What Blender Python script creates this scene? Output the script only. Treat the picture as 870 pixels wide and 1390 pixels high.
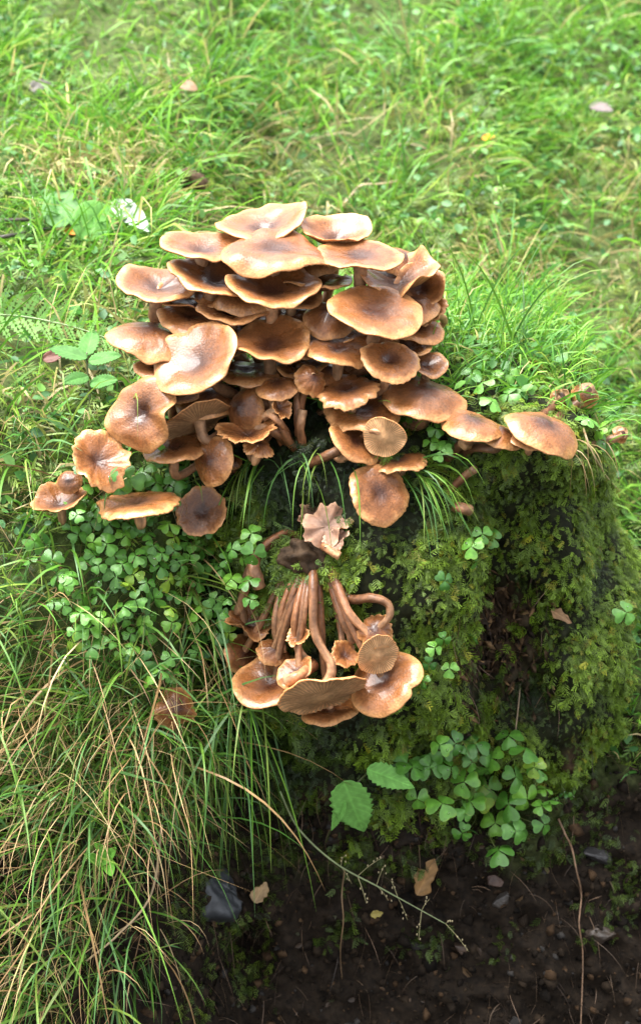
import bpy, math, random
import numpy as np
from mathutils import Vector, Matrix, noise as mnoise
from mathutils.bvhtree import BVHTree
random.seed(7); RNG = np.random.default_rng(11)
PI = math.pi
for o in list(bpy.data.objects): bpy.data.objects.remove(o)
SC = bpy.context.scene
COL = SC.collection

# ------------------------------------------------------------------ camera
PITCH = math.radians(25.0); DIST = 1.6; PXM = 0.0006
RT = Vector((1, 0, 0)); UP = Vector((0, math.sin(PITCH), math.cos(PITCH))); FW = Vector((0, math.cos(PITCH), -math.sin(PITCH)))
CAM = -FW * DIST
cd = bpy.data.cameras.new('camera'); cam = bpy.data.objects.new('camera', cd); COL.objects.link(cam)
cam.location = CAM; cam.rotation_euler = (PI / 2 - PITCH, 0, 0)
cd.sensor_fit = 'HORIZONTAL'; cd.sensor_width = 36; cd.lens = 36 * DIST / (870 * PXM)
cd.clip_start = 0.02; cd.clip_end = 200
cd.dof.use_dof = True; cd.dof.focus_distance = DIST - 0.01; cd.dof.aperture_fstop = 11
SC.camera = cam

# ------------------------------------------------------------------ world, sun, exposure (bright overcast)
SUN_EL, SUN_AZ = math.radians(70), math.radians(-60)      # azimuth measured from +Y (behind the stump) towards +X
w = bpy.data.worlds.new('World'); SC.world = w; w.use_nodes = True
nt = w.node_tree; bg = nt.nodes['Background']
sky = nt.nodes.new('ShaderNodeTexSky'); sky.sky_type = 'NISHITA'; sky.sun_disc = False
sky.sun_elevation = SUN_EL; sky.sun_rotation = SUN_AZ; sky.air_density = 1.0; sky.dust_density = 4.0
hs = nt.nodes.new('ShaderNodeHueSaturation'); hs.inputs['Saturation'].default_value = 0.25
nt.links.new(sky.outputs[0], hs.inputs['Color']); nt.links.new(hs.outputs[0], bg.inputs['Color'])
bg.inputs['Strength'].default_value = 0.08
sd = bpy.data.lights.new('sun', 'SUN'); sd.energy = 1.5; sd.angle = math.radians(48); sd.color = (1, 0.98, 0.95)
so = bpy.data.objects.new('sun', sd); COL.objects.link(so)
sv = Vector((math.sin(SUN_AZ) * math.cos(SUN_EL), math.cos(SUN_AZ) * math.cos(SUN_EL), math.sin(SUN_EL)))
so.rotation_euler = sv.to_track_quat('Z', 'Y').to_euler()
SC.view_settings.view_transform = 'Standard'; SC.view_settings.look = 'None'
SC.view_settings.exposure = 2.86; SC.view_settings.gamma = 1.0

# ------------------------------------------------------------------ helpers
def lin(c):  # sRGB 0-255 -> linear
    return np.array([((v / 255) / 12.92 if v / 255 <= .04045 else ((v / 255 + .055) / 1.055) ** 2.4) for v in c])
def ray(px, py):
    return (FW + RT * ((px - 435) * PXM / DIST) + UP * ((695 - py) * PXM / DIST))
def at_depth(px, py, d):
    return CAM + ray(px, py) * (DIST + d)
def fb(v, s, o=3):
    return mnoise.fractal(Vector(v) * s, 1.0, 2.0, o)
def mk(name, V, F, mat, parent=None, col=None, smooth=True, loc=None):
    """one mesh object; V (n,3), F (m,k) or list of faces, col (n,3)"""
    V = np.asarray(V, dtype=np.float32)
    me = bpy.data.meshes.new(name)
    if isinstance(F, np.ndarray):
        m, k = F.shape
        me.vertices.add(len(V)); me.vertices.foreach_set('co', V.ravel())
        me.loops.add(m * k); me.loops.foreach_set('vertex_index', F.astype(np.int32).ravel())
        me.polygons.add(m); me.polygons.foreach_set('loop_start', np.arange(0, m * k, k, dtype=np.int32))
        me.update(calc_edges=True)
    else:
        me.from_pydata([tuple(map(float, v)) for v in V], [], [tuple(f) for f in F]); me.update()
    if smooth: me.polygons.foreach_set('use_smooth', np.ones(len(me.polygons), dtype=bool))
    if col is not None:
        a = me.color_attributes.new('col', 'FLOAT_COLOR', 'POINT')
        col = np.asarray(col); c = np.ones((len(V), 4), dtype=np.float32); c[:, :col.shape[1]] = col
        a.data.foreach_set('color', c.ravel())
    me.materials.append(mat)
    o = bpy.data.objects.new(name, me); COL.objects.link(o)
    if loc is not None: o.location = loc
    if parent is not None: o.parent = parent
    return o
def empty(name, loc, label, cat, group=None):
    e = bpy.data.objects.new(name, None); COL.objects.link(e); e.location = loc
    e.empty_display_size = .01; return tag(e, label, cat, group)
def tag(o, label, cat=None, group=None, kind=None):
    if label: o['label'] = label
    if cat: o['category'] = cat
    if group: o['group'] = group
    if kind: o['kind'] = kind
    return o
def grid_faces(nu, nv, wrap=False):
    i = np.arange(nu - 1)[:, None]; j = np.arange(nv if wrap else nv - 1)[None, :]
    j2 = (j + 1) % nv
    return np.stack([i * nv + j, i * nv + j2, (i + 1) * nv + j2, (i + 1) * nv + j], -1).reshape(-1, 4)
def nrm(a): return a / np.maximum(np.linalg.norm(a, axis=-1, keepdims=True), 1e-9)

# ------------------------------------------------------------------ materials
def mat_col(name, rough=.5, spec=.5, transl=0., coat=0., sss=0., nscale=300., namt=.25, bump=0., bscale=400., rvar=.0):
    m = bpy.data.materials.new(name); m.use_nodes = True
    t = m.node_tree; N = t.nodes; L = t.links; P = N['Principled BSDF']; out = N['Material Output']
    at = N.new('ShaderNodeAttribute'); at.attribute_name = 'col'
    tc = N.new('ShaderNodeTexCoord')
    nz = N.new('ShaderNodeTexNoise'); nz.inputs['Scale'].default_value = nscale; nz.inputs['Detail'].default_value = 4
    L.new(tc.outputs['Object'], nz.inputs['Vector'])
    mr = N.new('ShaderNodeMapRange'); mr.inputs['From Min'].default_value = .3; mr.inputs['From Max'].default_value = .7
    mr.inputs['To Min'].default_value = 1 - namt; mr.inputs['To Max'].default_value = 1 + namt
    L.new(nz.outputs['Fac'], mr.inputs['Value'])
    mx = N.new('ShaderNodeMix'); mx.data_type = 'RGBA'; mx.blend_type = 'MULTIPLY'; mx.inputs['Factor'].default_value = 1
    L.new(at.outputs['Color'], mx.inputs[6]); L.new(mr.outputs[0], mx.inputs[7])
    L.new(mx.outputs[2], P.inputs['Base Color'])
    P.inputs['Roughness'].default_value = rough; P.inputs['Specular IOR Level'].default_value = spec
    P.inputs['Coat Weight'].default_value = coat; P.inputs['Coat Roughness'].default_value = .06
    if rvar:
        r2 = N.new('ShaderNodeMapRange'); r2.inputs['From Min'].default_value = .35; r2.inputs['From Max'].default_value = .65
        r2.inputs['To Min'].default_value = rough - rvar; r2.inputs['To Max'].default_value = rough + rvar
        n2 = N.new('ShaderNodeTexNoise'); n2.inputs['Scale'].default_value = 60
        L.new(tc.outputs['Object'], n2.inputs['Vector']); L.new(n2.outputs['Fac'], r2.inputs['Value']); L.new(r2.outputs[0], P.inputs['Roughness'])
    if sss:
        P.inputs['Subsurface Weight'].default_value = sss; P.inputs['Subsurface Radius'].default_value = (1, .5, .25)
        P.inputs['Subsurface Scale'].default_value = .003
    if bump:
        b = N.new('ShaderNodeBump'); b.inputs['Strength'].default_value = bump; b.inputs['Distance'].default_value = .001
        n3 = N.new('ShaderNodeTexNoise'); n3.inputs['Scale'].default_value = bscale; n3.inputs['Detail'].default_value = 5
        L.new(tc.outputs['Object'], n3.inputs['Vector']); L.new(n3.outputs['Fac'], b.inputs['Height']); L.new(b.outputs[0], P.inputs['Normal'])
    if transl:
        tr = N.new('ShaderNodeBsdfTranslucent'); ms = N.new('ShaderNodeMixShader'); ms.inputs[0].default_value = transl
        L.new(mx.outputs[2], tr.inputs['Color']); L.new(P.outputs[0], ms.inputs[1]); L.new(tr.outputs[0], ms.inputs[2])
        L.new(ms.outputs[0], out.inputs['Surface'])
    return m
M_GRASS = mat_col('grass_blades', .42, .35, .38, nscale=60, namt=.2)
M_STRAW = mat_col('straw', .55, .4, .15, nscale=80, namt=.25)
M_MOSS = mat_col('moss_fronds', .5, .4, .25, nscale=90, namt=.3)
M_LEAF = mat_col('leaf_blade', .3, .5, .25, coat=.15, nscale=150, namt=.18, bump=.25, bscale=500)
M_CAP = mat_col('mushroom_cap_skin', .37, .32, 0, coat=.2, sss=.08, nscale=480, namt=.24, bump=.6, bscale=600, rvar=.16)
M_DULL = mat_col('dull_leaf', .6, .2, .3, nscale=150, namt=.15, bump=.2, bscale=500)
_t = M_CAP.node_tree; _N, _L = _t.nodes, _t.links                 # dark fibrous specks, thickest at the middle of each cap (alpha = distance from the rim)
_at = next(n for n in _N if n.type == 'ATTRIBUTE'); _mx = next(n for n in _N if n.type == 'MIX'); _tc = next(n for n in _N if n.type == 'TEX_COORD')
_v = _N.new('ShaderNodeTexNoise'); _v.inputs['Scale'].default_value = 1100; _v.inputs['Detail'].default_value = 2; _L.new(_tc.outputs['Object'], _v.inputs['Vector'])
_r = _N.new('ShaderNodeMapRange'); _r.inputs['From Min'].default_value = .50; _r.inputs['From Max'].default_value = .64; _L.new(_v.outputs['Fac'], _r.inputs['Value'])
_k = _N.new('ShaderNodeMath'); _k.operation = 'MULTIPLY'; _L.new(_r.outputs[0], _k.inputs[0]); _L.new(_at.outputs['Alpha'], _k.inputs[1])
_k2 = _N.new('ShaderNodeMath'); _k2.operation = 'MULTIPLY'; _k2.inputs[1].default_value = .75; _L.new(_k.outputs[0], _k2.inputs[0])
_m2 = _N.new('ShaderNodeMix'); _m2.data_type = 'RGBA'; _m2.inputs[7].default_value = (.035, .012, .006, 1); _L.new(_k2.outputs[0], _m2.inputs['Factor']); _L.new(_mx.outputs[2], _m2.inputs[6])
_L.new(_m2.outputs[2], _N['Principled BSDF'].inputs['Base Color'])
M_GILL = mat_col('mushroom_gills', .6, .3, 0, sss=.12, nscale=300, namt=.2)
M_STEM = mat_col('mushroom_stem_flesh', .48, .4, 0, sss=.1, nscale=260, namt=.3, bump=.5, bscale=420, rvar=.12)
M_SOIL = mat_col('soil', .85, .15, 0, nscale=160, namt=.55, bump=1., bscale=260)
M_WOOD = mat_col('rotten_wood', .75, .2, 0, nscale=140, namt=.55, bump=1., bscale=200)
M_STONE = mat_col('wet_stone', .5, .5, 0, nscale=90, namt=.4, bump=.8, bscale=150)
M_TWIG = mat_col('twig_bark', .6, .4, 0, nscale=200, namt=.4, bump=.6)

# ------------------------------------------------------------------ ground: meadow, bank and cut soil face in one sheet
KX = [-14, -.34, -.20, -.125, -.07, .19, .265, .4, 14]
LEFT = [(-2.5, -.62), (-.24, -.56), (-.13, -.42), (-.085, -.25), (-.02, -.08), (.06, .05), (.25, .10), (1.5, .37), (30, 4.)]
LEF0 = [(-2.5, -.62), (-.28, -.56), (-.17, -.40), (-.11, -.22), (-.03, -.06), (.07, .06), (.25, .10), (1.5, .37), (30, 4.)]
CENT = [(-2.5, -.62), (-.10, -.58), (-.03, -.43), (.015, -.31), (.07, -.16), (.15, -.02), (.28, .00), (1.5, .36), (30, 4.)]
RIGH = [(-2.5, -.62), (-.10, -.58), (-.02, -.43), (.06, -.30), (.12, -.22), (.20, -.16), (.32, -.09), (1.5, .35), (30, 4.)]
KP = np.array([LEF0, LEF0, LEF0, LEFT, CENT, CENT, RIGH, RIGH, RIGH])
xs = np.unique(np.concatenate([np.linspace(-.8, .8, 270), -.8 - np.geomspace(.02, 13, 24), .8 + np.geomspace(.02, 13, 24)]))
ts = np.concatenate([np.linspace(0, 1, 14)[:-1], np.linspace(1, 6, 170)[:-1], np.linspace(6, 7, 90)[:-1], np.linspace(7, 8, 24)])
GV = np.zeros((len(ts), len(xs), 3))
for ci, x in enumerate(xs):
    pr = np.array([[np.interp(x, KX, KP[:, k, c]) for c in (0, 1)] for k in range(9)])
    y = np.interp(ts, range(9), pr[:, 0]); z = np.interp(ts, range(9), pr[:, 1])
    GV[:, ci, 0] = x; GV[:, ci, 1] = y; GV[:, ci, 2] = z
k = np.hanning(15); k /= k.sum()
inner = slice(20, 240)
for c in (1, 2):
    G = GV[:, :, c]; sm = np.apply_along_axis(lambda a: np.convolve(np.pad(a, 7, mode='edge'), k, 'valid'), 0, G); G[inner] = sm[inner]
gs = np.zeros(GV.shape[:2])
for i in range(len(ts)):
    for j in range(len(xs)):
        v = GV[i, j]; s = 1 if ts[i] < 3.2 else 0
        n = fb(v, 9, 3) * .018 + fb(v + 5, 45, 3) * (.016 if ts[i] < 3.6 else .003)
        f = 1 if abs(v[0]) < 1.5 and ts[i] < 7 else 2.5
        GV[i, j, 2] += n * f * .7; GV[i, j, 1] -= n * f * (.9 if ts[i] < 4.5 else 0)
        GV[i, j, 1] += .06 * math.exp(-((v[0] + .072) / .022) ** 2 - ((v[2] + .43) / .03) ** 2)      # dark burrow under the bank
        gs[i, j] = min(1, max(0, (3.3 + fb(v, 12, 2) * .6 - ts[i]) * 1.5))
gv = GV.reshape(-1, 3)
SOILC = np.array([.0125, .0082, .0048]); TURF = np.array([.050, .070, .018])
gcol = SOILC * gs.reshape(-1, 1) + TURF * (1 - gs.reshape(-1, 1))
GF = grid_faces(len(ts), len(xs))
ground = mk('ground', gv, GF[:, ::-1].copy(), M_SOIL, col=gcol); tag(ground, 'grassy sloping ground with a dark cut soil face', kind='structure')

# ------------------------------------------------------------------ stump
SXC, SYC = .07, .165
SPROF = [(-.50, .17, .125), (-.40, .175, .14), (-.32, .19, .165), (-.26, .215, .192), (-.15, .208, .202), (-.05, .19, .19), (.02, .178, .178),
         (.05, .168, .168), (.068, .15, .15), (.08, .11, .11), (.088, .06, .06), (.09, .001, .001)]
sp = np.array(SPROF); tt = np.concatenate([np.linspace(0, 7, 130)[:-1], np.linspace(7, 11, 40)])
NTH = 300; th = np.linspace(0, 2 * PI, NTH, endpoint=False)
SV = np.zeros((len(tt), NTH, 3)); scol = np.zeros((len(tt), NTH, 3))
z_ = np.interp(tt, range(12), sp[:, 0]); rx = np.interp(tt, range(12), sp[:, 1]); ry = np.interp(tt, range(12), sp[:, 2])
def sstep(a, b, x):
    t = min(1, max(0, (x - a) / (b - a))); return t * t * (3 - 2 * t)
WOODM = np.zeros((len(tt), NTH))
for i in range(len(tt)):
    for j in range(NTH):
        c, s = math.cos(th[j]), math.sin(th[j]); e = 2 / 2.5
        ux, uy = math.copysign(abs(c) ** e, c), math.copysign(abs(s) ** e, s)
        z = z_[i]; x, y = SXC + rx[i] * ux * (1 - .05 * sstep(-.16, -.02, z) * (ux > 0)), SYC + ry[i] * uy
        n = fb((x, y, z), 11, 3) * .022 + fb((x + 3, y, z), 38, 3) * (.008 if z > -.27 else .016)
        x += n * ux; y += n * uy; z += n * .5 * (1 if tt[i] > 7 else .2)
        if y < .15:
            rec = sstep(.122, .15, x) * .040 * sstep(.04, -.03, z) * (1 - .55 * sstep(.175, .22, x))                              # right buttress set back
            cav = math.exp(-((x - .155) / .042) ** 2 - ((z + .135) / .055) ** 2)                   # rotten hollow
            crev = math.exp(-((x - .138) / .012) ** 2) * sstep(.0, -.06, z) * .012
            y += rec + cav * (.03 + .03 * fb((x * 2, y, z), 55, 3)) + crev
            lob = math.exp(-((x - .06) / .09) ** 2 - ((z + .07) / .08) ** 2); y -= lob * .012
            cav2 = math.exp(-((x + .06) / .03) ** 2 - ((z + .36) / .05) ** 2); y += cav2 * .03
            WOODM[i, j] = max(sstep(.35, .75, cav + fb((x, y, z), 60, 2) * .35), sstep(-.245, -.285, z + fb((x, y, z), 25, 2) * .04))
        SV[i, j] = (x, y, z)
        b = np.array([.012, .014, .004]); d = np.array([.045, .027, .014]) * (1 + .8 * fb((x, y * 3, z), 70, 2))
        k2 = WOODM[i, j]; scol[i, j] = b * (1 - k2) + np.maximum(d, .006) * k2
        if z < -.27: scol[i, j] = SOILC * (1.1 + .5 * fb((x, y, z), 50, 2))
stump_v = SV.reshape(-1, 3); SF = grid_faces(len(tt), NTH, True)
stump = empty('tree_stump', (SXC, SYC, -.5), 'broad old tree stump covered in green moss with a dark rotten hollow', 'tree stump')
SLOC = np.array((SXC, SYC, -.5))
mk('stump_wood', stump_v - SLOC, SF, M_WOOD, stump, scol.reshape(-1, 3))

allv = np.vstack([gv, stump_v]); allf = np.vstack([GF, SF + len(gv)])
BVH = BVHTree.FromPolygons(allv.tolist(), allf.tolist())
BVS = BVHTree.FromPolygons(stump_v.tolist(), SF.tolist())
BVG = BVHTree.FromPolygons(gv.tolist(), GF.tolist())
def hit(px, py, off=0., bvh=BVH):
    """point of the built surface seen at a pixel, moved off metres back towards the viewer; and the surface normal"""
    d = ray(px, py).normalized(); p, n, i, t = bvh.ray_cast(CAM, d)
    if p is None: p, n = at_depth(px, py, 0), Vector((0, -.5, .8))
    if n.dot(d) > 0: n = -n
    return p - d * off, n
def top_z(x, y):
    p, n, i, t = BVH.ray_cast(Vector((x, y, 3)), Vector((0, 0, -1)))
    return p.z

# ------------------------------------------------------------------ sampling, blades, scattering
def tri_of(V, F):
    T = np.vstack([F[:, [0, 1, 2]], F[:, [0, 2, 3]]]); A = V[T[:, 0]]; B = V[T[:, 1]]; C = V[T[:, 2]]
    n = np.cross(B - A, C - A); return A, B, C, np.linalg.norm(n, axis=1) / 2, nrm(n)
def sample(tri, n, mask):
    A, B, C, ar, nn = tri; c = (A + B + C) / 3; wgt = ar * mask(c, nn); wgt /= wgt.sum()
    i = RNG.choice(len(ar), n, p=wgt); u = RNG.random((n, 2)); f = u.sum(1) > 1; u[f] = 1 - u[f]
    return A[i] + (B[i] - A[i]) * u[:, :1] + (C[i] - A[i]) * u[:, 1:], nn[i]
GT = tri_of(gv, GF[:, ::-1]); ST = tri_of(stump_v, SF)
if GT[4][:, 2].mean() < 0: GT = (*GT[:4], -GT[4])
cen = (ST[0] + ST[1] + ST[2]) / 3 - np.array([SXC, SYC, -.2])
if (cen * ST[4]).sum(1).mean() < 0: ST = (*ST[:4], -ST[4])
def vnoise(P, s, o=2): return np.array([fb(p, s, o) for p in P])
def blades(B, D, L, W, droop, S, col, tipcol=None, wv=None, sway=.25):
    """ribbon grass: B roots, D start directions, droop = pull of gravity; returns V, F, C"""
    n = len(B); D = nrm(D); P = [B]; step = (L / S)[:, None]; cur = B.copy(); kick = RNG.normal(0, sway, (n, 3))
    for s in range(S):
        t = (s + .5) / S; d = nrm(D + kick * t + np.array([0, 0, -1.]) * (droop * t * t * 2.2)[:, None]); cur = cur + d * step; P.append(cur)
    P = np.stack(P, 1)
    if wv is None: wv = RNG.normal(size=(n, 3))
    sd_ = nrm(np.cross(D, wv)); t = np.linspace(0, 1, S + 1)
    wp = (.55 + .45 * np.sin(t * PI * .8)) * (1 - t ** 2.2) + .04
    off = sd_[:, None, :] * (W[:, None] * wp[None, :] / 2)[:, :, None]
    V = np.stack([P - off, P + off], 2)
    base = (np.arange(n) * (S + 1) * 2)[:, None]; q = np.arange(S)[None, :] * 2
    F = np.stack([base + q, base + q + 1, base + q + 3, base + q + 2], -1).reshape(-1, 4)
    C = np.repeat(col[:, None, :], S + 1, 1)
    if tipcol is not None: C = C * (1 - t[None, :, None] ** 2) + tipcol[:, None, :] * t[None, :, None] ** 2
    C = np.repeat(C[:, :, None, :], 2, 2)
    return V.reshape(-1, 3), F, C.reshape(-1, 3)
def join(parts):
    V, F, C, o = [], [], [], 0
    for v, f, c in parts: V.append(v); F.append(f + o); C.append(c); o += len(v)
    return np.vstack(V), np.vstack(F), np.vstack(C)
def scatter(tv, tf, P, N, S, spin, col, shade=None):
    """copies of a template (its z along N)"""
    n = len(P); N = nrm(N); r = RNG.normal(size=(n, 3)) if spin is None else spin
    X = nrm(r - N * (r * N).sum(1, keepdims=True)); Y = np.cross(N, X)
    V = P[:, None, :] + (tv[None, :, 0:1] * X[:, None, :] + tv[None, :, 1:2] * Y[:, None, :] + tv[None, :, 2:3] * N[:, None, :]) * S[:, None, None]
    F = (np.arange(n) * len(tv))[:, None, None] + tf[None]
    C = np.repeat(col[:, None, :], len(tv), 1)
    if shade is not None: C = C * shade[None, :, None]
    return V.reshape(-1, 3), F.reshape(-1, tf.shape[1]), C.reshape(-1, 3)
def frond(seed, pairs=7, wd=.028, spread=.75):
    """feathery moss shoot: runs along +x, length 1, curls up then over, narrow pointed leaflets"""
    r = random.Random(seed); V, F = [], []; bend = r.uniform(-.2, .2)
    def ax(t): return np.array([t, bend * t * t, .30 * math.sin(t * PI * .85) + .04])
    for kx in range(pairs):
        t = .10 + kx * .9 / pairs; a = ax(t); ln = (.36 * math.sin(PI * (.2 + .72 * t)) + .05) * r.uniform(.75, 1.25)
        for s in (-1, 1):
            tip = a + np.array([ln * r.uniform(.5, .95), s * ln * spread, r.uniform(-.12, .14) * ln * 2]); m = a * .55 + tip * .45; pw = np.array([wd, -s * wd, 0])
            i = len(V); V += [a, m + pw + (0, 0, .015), tip, m - pw]; F += [(i, i + 1, i + 2, i + 3)]
    i = len(V); V += [ax(0) + (0, .015, 0), ax(.5) + (0, -.02, 0), ax(1.1), ax(.5) + (0, .02, 0)]; F += [(i, i + 1, i + 2, i + 3)]
    return np.array(V), np.array(F)
FRONDS = [frond(1, 5, .034), frond(2, 5, .028, .9), frond(3, 5, .042, .6)]
FRV, FRF = FRONDS[0]
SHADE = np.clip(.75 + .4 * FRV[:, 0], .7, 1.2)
def pick(cols, n, p=None):
    c = np.array(cols); return c[RNG.choice(len(c), n, p=p)] * (1 + RNG.normal(0, .18, (n, 1)).clip(-.5, .6))

# ------------------------------------------------------------------ moss on the stump
def moss_mask(c, n):
    d = c - np.array([SXC, SYC, 0]); front = (n[:, 1] < .35)
    m = np.where(front, 1., .15)
    x, y, z = c.T
    nz = vnoise(c, 28, 2)
    cav = np.exp(-((x - .155) / .042) ** 2 - ((z + .135) / .055) ** 2) + nz * .35
    m *= np.where((cav > .45) & (y < .15), .10, 1)
    low = np.clip((z + nz * .06 + .325) / .05, .0, 1); low[z < -.37] = 0
    m *= np.where((np.abs(x - .145 - nz * .02) < .016) & (z < -.02) & (y < .2), .35, 1)
    m *= low * np.clip(.75 + nz * 1.4, .35, 1.2)
    m *= np.where((x < -.06) & (z < -.14), .6, 1)
    return m
P, N = sample(ST, 47000, moss_mask)
hv = vnoise(P, 22, 3); hv2 = vnoise(P + 9, 7, 2)
bright = np.clip(.5 + hv * 1.1 + hv2 * .9 + (P[:, 0] - .08) * 2.2, 0, 1)[:, None]
mc = (np.array([.014, .030, .004]) * (1 - bright) + np.array([.125, .205, .014]) * bright) * (1 + RNG.normal(0, .25, (len(P), 1)).clip(-.6, .8))
mc[RNG.random(len(P)) < .07] *= np.array([1.6, 1.0, .8])
down = np.array([0, -.25, -1.]) + RNG.normal(0, .75, (len(P), 3))
nn = nrm(N + RNG.normal(0, .35, P.shape) + np.array([0, -.1, .35]))
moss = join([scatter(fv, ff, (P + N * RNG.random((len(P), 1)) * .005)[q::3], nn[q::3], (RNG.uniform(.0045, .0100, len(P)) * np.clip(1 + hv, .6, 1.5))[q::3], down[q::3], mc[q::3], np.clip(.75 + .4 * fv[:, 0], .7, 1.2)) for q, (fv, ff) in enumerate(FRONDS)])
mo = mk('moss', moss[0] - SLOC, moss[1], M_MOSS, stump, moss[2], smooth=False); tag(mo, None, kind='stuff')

# ------------------------------------------------------------------ meadow grass
def view_w(c):
    return np.where((np.abs(c[:, 0] - .02) < .42 + .18 * np.clip(c[:, 1], 0, 2)), 1., .18)
def grass_mask(c, n):
    x, y, z = c.T; ins = (((x - SXC) / .2) ** 2 + ((y - SYC) / .17) ** 2) < 1
    m = view_w(c) * (y > np.where(x < -.1, .0, .06)) * (y < 2.2) * (np.abs(x) < 1.4) * np.where(y > 1.45, .25, 1)
    m = m * np.where(ins, 0, 1); return m * np.clip(.75 + vnoise(c, 6, 2), .25, 1.3)
G_COL = [[.095, .255, .022], [.145, .345, .030], [.21, .42, .05], [.06, .19, .028], [.15, .35, .085], [.28, .38, .06], [.42, .36, .15]]
G_P = [.22, .25, .17, .13, .12, .07, .04]
P, N = sample(GT, 56000, grass_mask); n = len(P)
lie = RNG.normal(0, 1, (n, 3)) * np.array([.85, .75, .35]) + np.array([0, 0, .75]); flow = vnoise(P, 4, 1)[:, None] * np.array([1.4, .3, 0])
sz = np.clip(.85 + vnoise(P + 3, 7, 2), .45, 1.6)
cc = pick(G_COL, n, G_P); dry = vnoise(P + 31, 5, 2); dm = (dry > .22) & (RNG.random(n) < .5); cc[dm] = pick([[.30, .27, .10], [.36, .30, .15], [.22, .25, .06]], int(dm.sum()))
sz = sz * np.where((P[:, 0] < -.06) & (P[:, 1] < .14), .55, 1)
b1 = blades(P - N * .004, lie + flow, RNG.uniform(.028, .09, n) * sz, RNG.uniform(.0012, .0036, n), RNG.uniform(.15, 1.1, n), 4, cc, cc * np.array([1.15, 1.08, 1.0]))
gr = mk('meadow_grass', b1[0], b1[1], M_GRASS, None, b1[2]); tag(gr, 'bright wet green grass covering the meadow behind the stump', 'grass', kind='stuff')
# low broad-leaved and mossy cover between the blades
P, N = sample(GT, 7000, grass_mask)
oval = np.array([[0, 0, 0], [.35, .3, .1], [.8, .28, .12], [1, 0, .05], [.8, -.28, .12], [.35, -.3, .1]]); of = np.array([[0, 1, 2, 3], [0, 3, 4, 5]])
c1 = scatter(oval, of, P + N * RNG.random((len(P), 1)) * .02, nrm(N + RNG.normal(0, .5, P.shape)), RNG.uniform(.006, .015, len(P)), None, pick([[.08, .22, .05], [.12, .27, .05], [.06, .17, .05]], len(P)))
P, N = sample(GT, 6500, lambda c, n: grass_mask(c, n) * (c[:, 1] < .9))
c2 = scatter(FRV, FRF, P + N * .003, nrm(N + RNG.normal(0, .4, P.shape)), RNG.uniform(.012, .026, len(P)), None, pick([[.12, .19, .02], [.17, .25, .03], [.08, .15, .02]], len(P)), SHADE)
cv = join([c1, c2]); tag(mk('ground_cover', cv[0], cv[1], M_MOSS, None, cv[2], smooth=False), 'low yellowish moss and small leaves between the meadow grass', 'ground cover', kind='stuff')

# ------------------------------------------------------------------ mushrooms
C_CEN = np.array([.050, .017, .008]); C_MID = np.array([.215, .080, .024]); C_RIM = np.array([.49, .235, .088])
C_GILL = np.array([.46, .26, .12]); C_STEM = np.array([.135, .052, .021]); C_STEMT = np.array([.36, .205, .105])
KINDS = dict(flat=dict(dep=.06, pit=-.05, roll=.17), dish=dict(dep=.30, pit=-.06, roll=.15), dome=dict(dep=-.36, pit=.03, roll=.12),
             funnel=dict(dep=.42, pit=-.08, roll=.10), under=dict(dep=.05, pit=0, roll=.1))
def frame_of(phi, ratio, kind, flip):
    f = math.radians(phi); e1 = RT * math.cos(f) - UP * math.sin(f); e2 = RT * math.sin(f) + UP * math.cos(f)
    if flip: e2 = -e2
    ca = min(.999, ratio); sa = math.sqrt(1 - ca * ca)
    n = e2 * sa + (FW if kind == 'under' else -FW) * ca
    return e1.normalized(), n.normalized()
def tube(pts, rad, nth=10, sub=5, wob=.06, seed=0):
    """smooth tapered tube through pts (Catmull-Rom), closed ends"""
    pts = [Vector(p) for p in pts]; P = [pts[0] * 2 - pts[1]] + pts + [pts[-1] * 2 - pts[-2]]; Q = []; R = []
    for i in range(len(pts) - 1):
        a, b, c, d = P[i:i + 4]
        for s in range(sub):
            t = s / sub; Q.append(.5 * ((2 * b) + (c - a) * t + (2 * a - 5 * b + 4 * c - d) * t * t + (3 * b - a - 3 * c + d) * t ** 3))
            R.append(rad[i] * (1 - t) + rad[i + 1] * t)
    Q.append(pts[-1]); R.append(rad[-1])
    V = []; n0 = None; tq = []
    for i, q in enumerate(Q):
        tg = (Q[min(i + 1, len(Q) - 1)] - Q[max(i - 1, 0)]).normalized()
        if n0 is None: n0 = tg.orthogonal().normalized()
        n0 = (n0 - tg * n0.dot(tg)).normalized(); b0 = tg.cross(n0)
        for j in range(nth):
            a = 2 * PI * j / nth; r = R[i] * (1 + wob * (mnoise.noise(q * 160 + Vector((seed, j, 0))) * 1.6 + .5 * math.sin(3 * a + seed + i * .25)))
            V.append(q + (n0 * math.cos(a) + b0 * math.sin(a)) * r)
        tq.append(i / (len(Q) - 1))
    m = len(Q); F = [tuple(int(v) for v in f) for f in grid_faces(m, nth, True)]
    i0 = len(V); V.append(Q[0]); V.append(Q[-1])
    F += [(i0, (j + 1) % nth, j) for j in range(nth)] + [(i0 + 1, (m - 1) * nth + j, (m - 1) * nth + (j + 1) % nth) for j in range(nth)]
    tv = np.concatenate([np.repeat(tq, nth), [0, 1]])
    return np.array([tuple(v) for v in V]), F, tv
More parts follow.
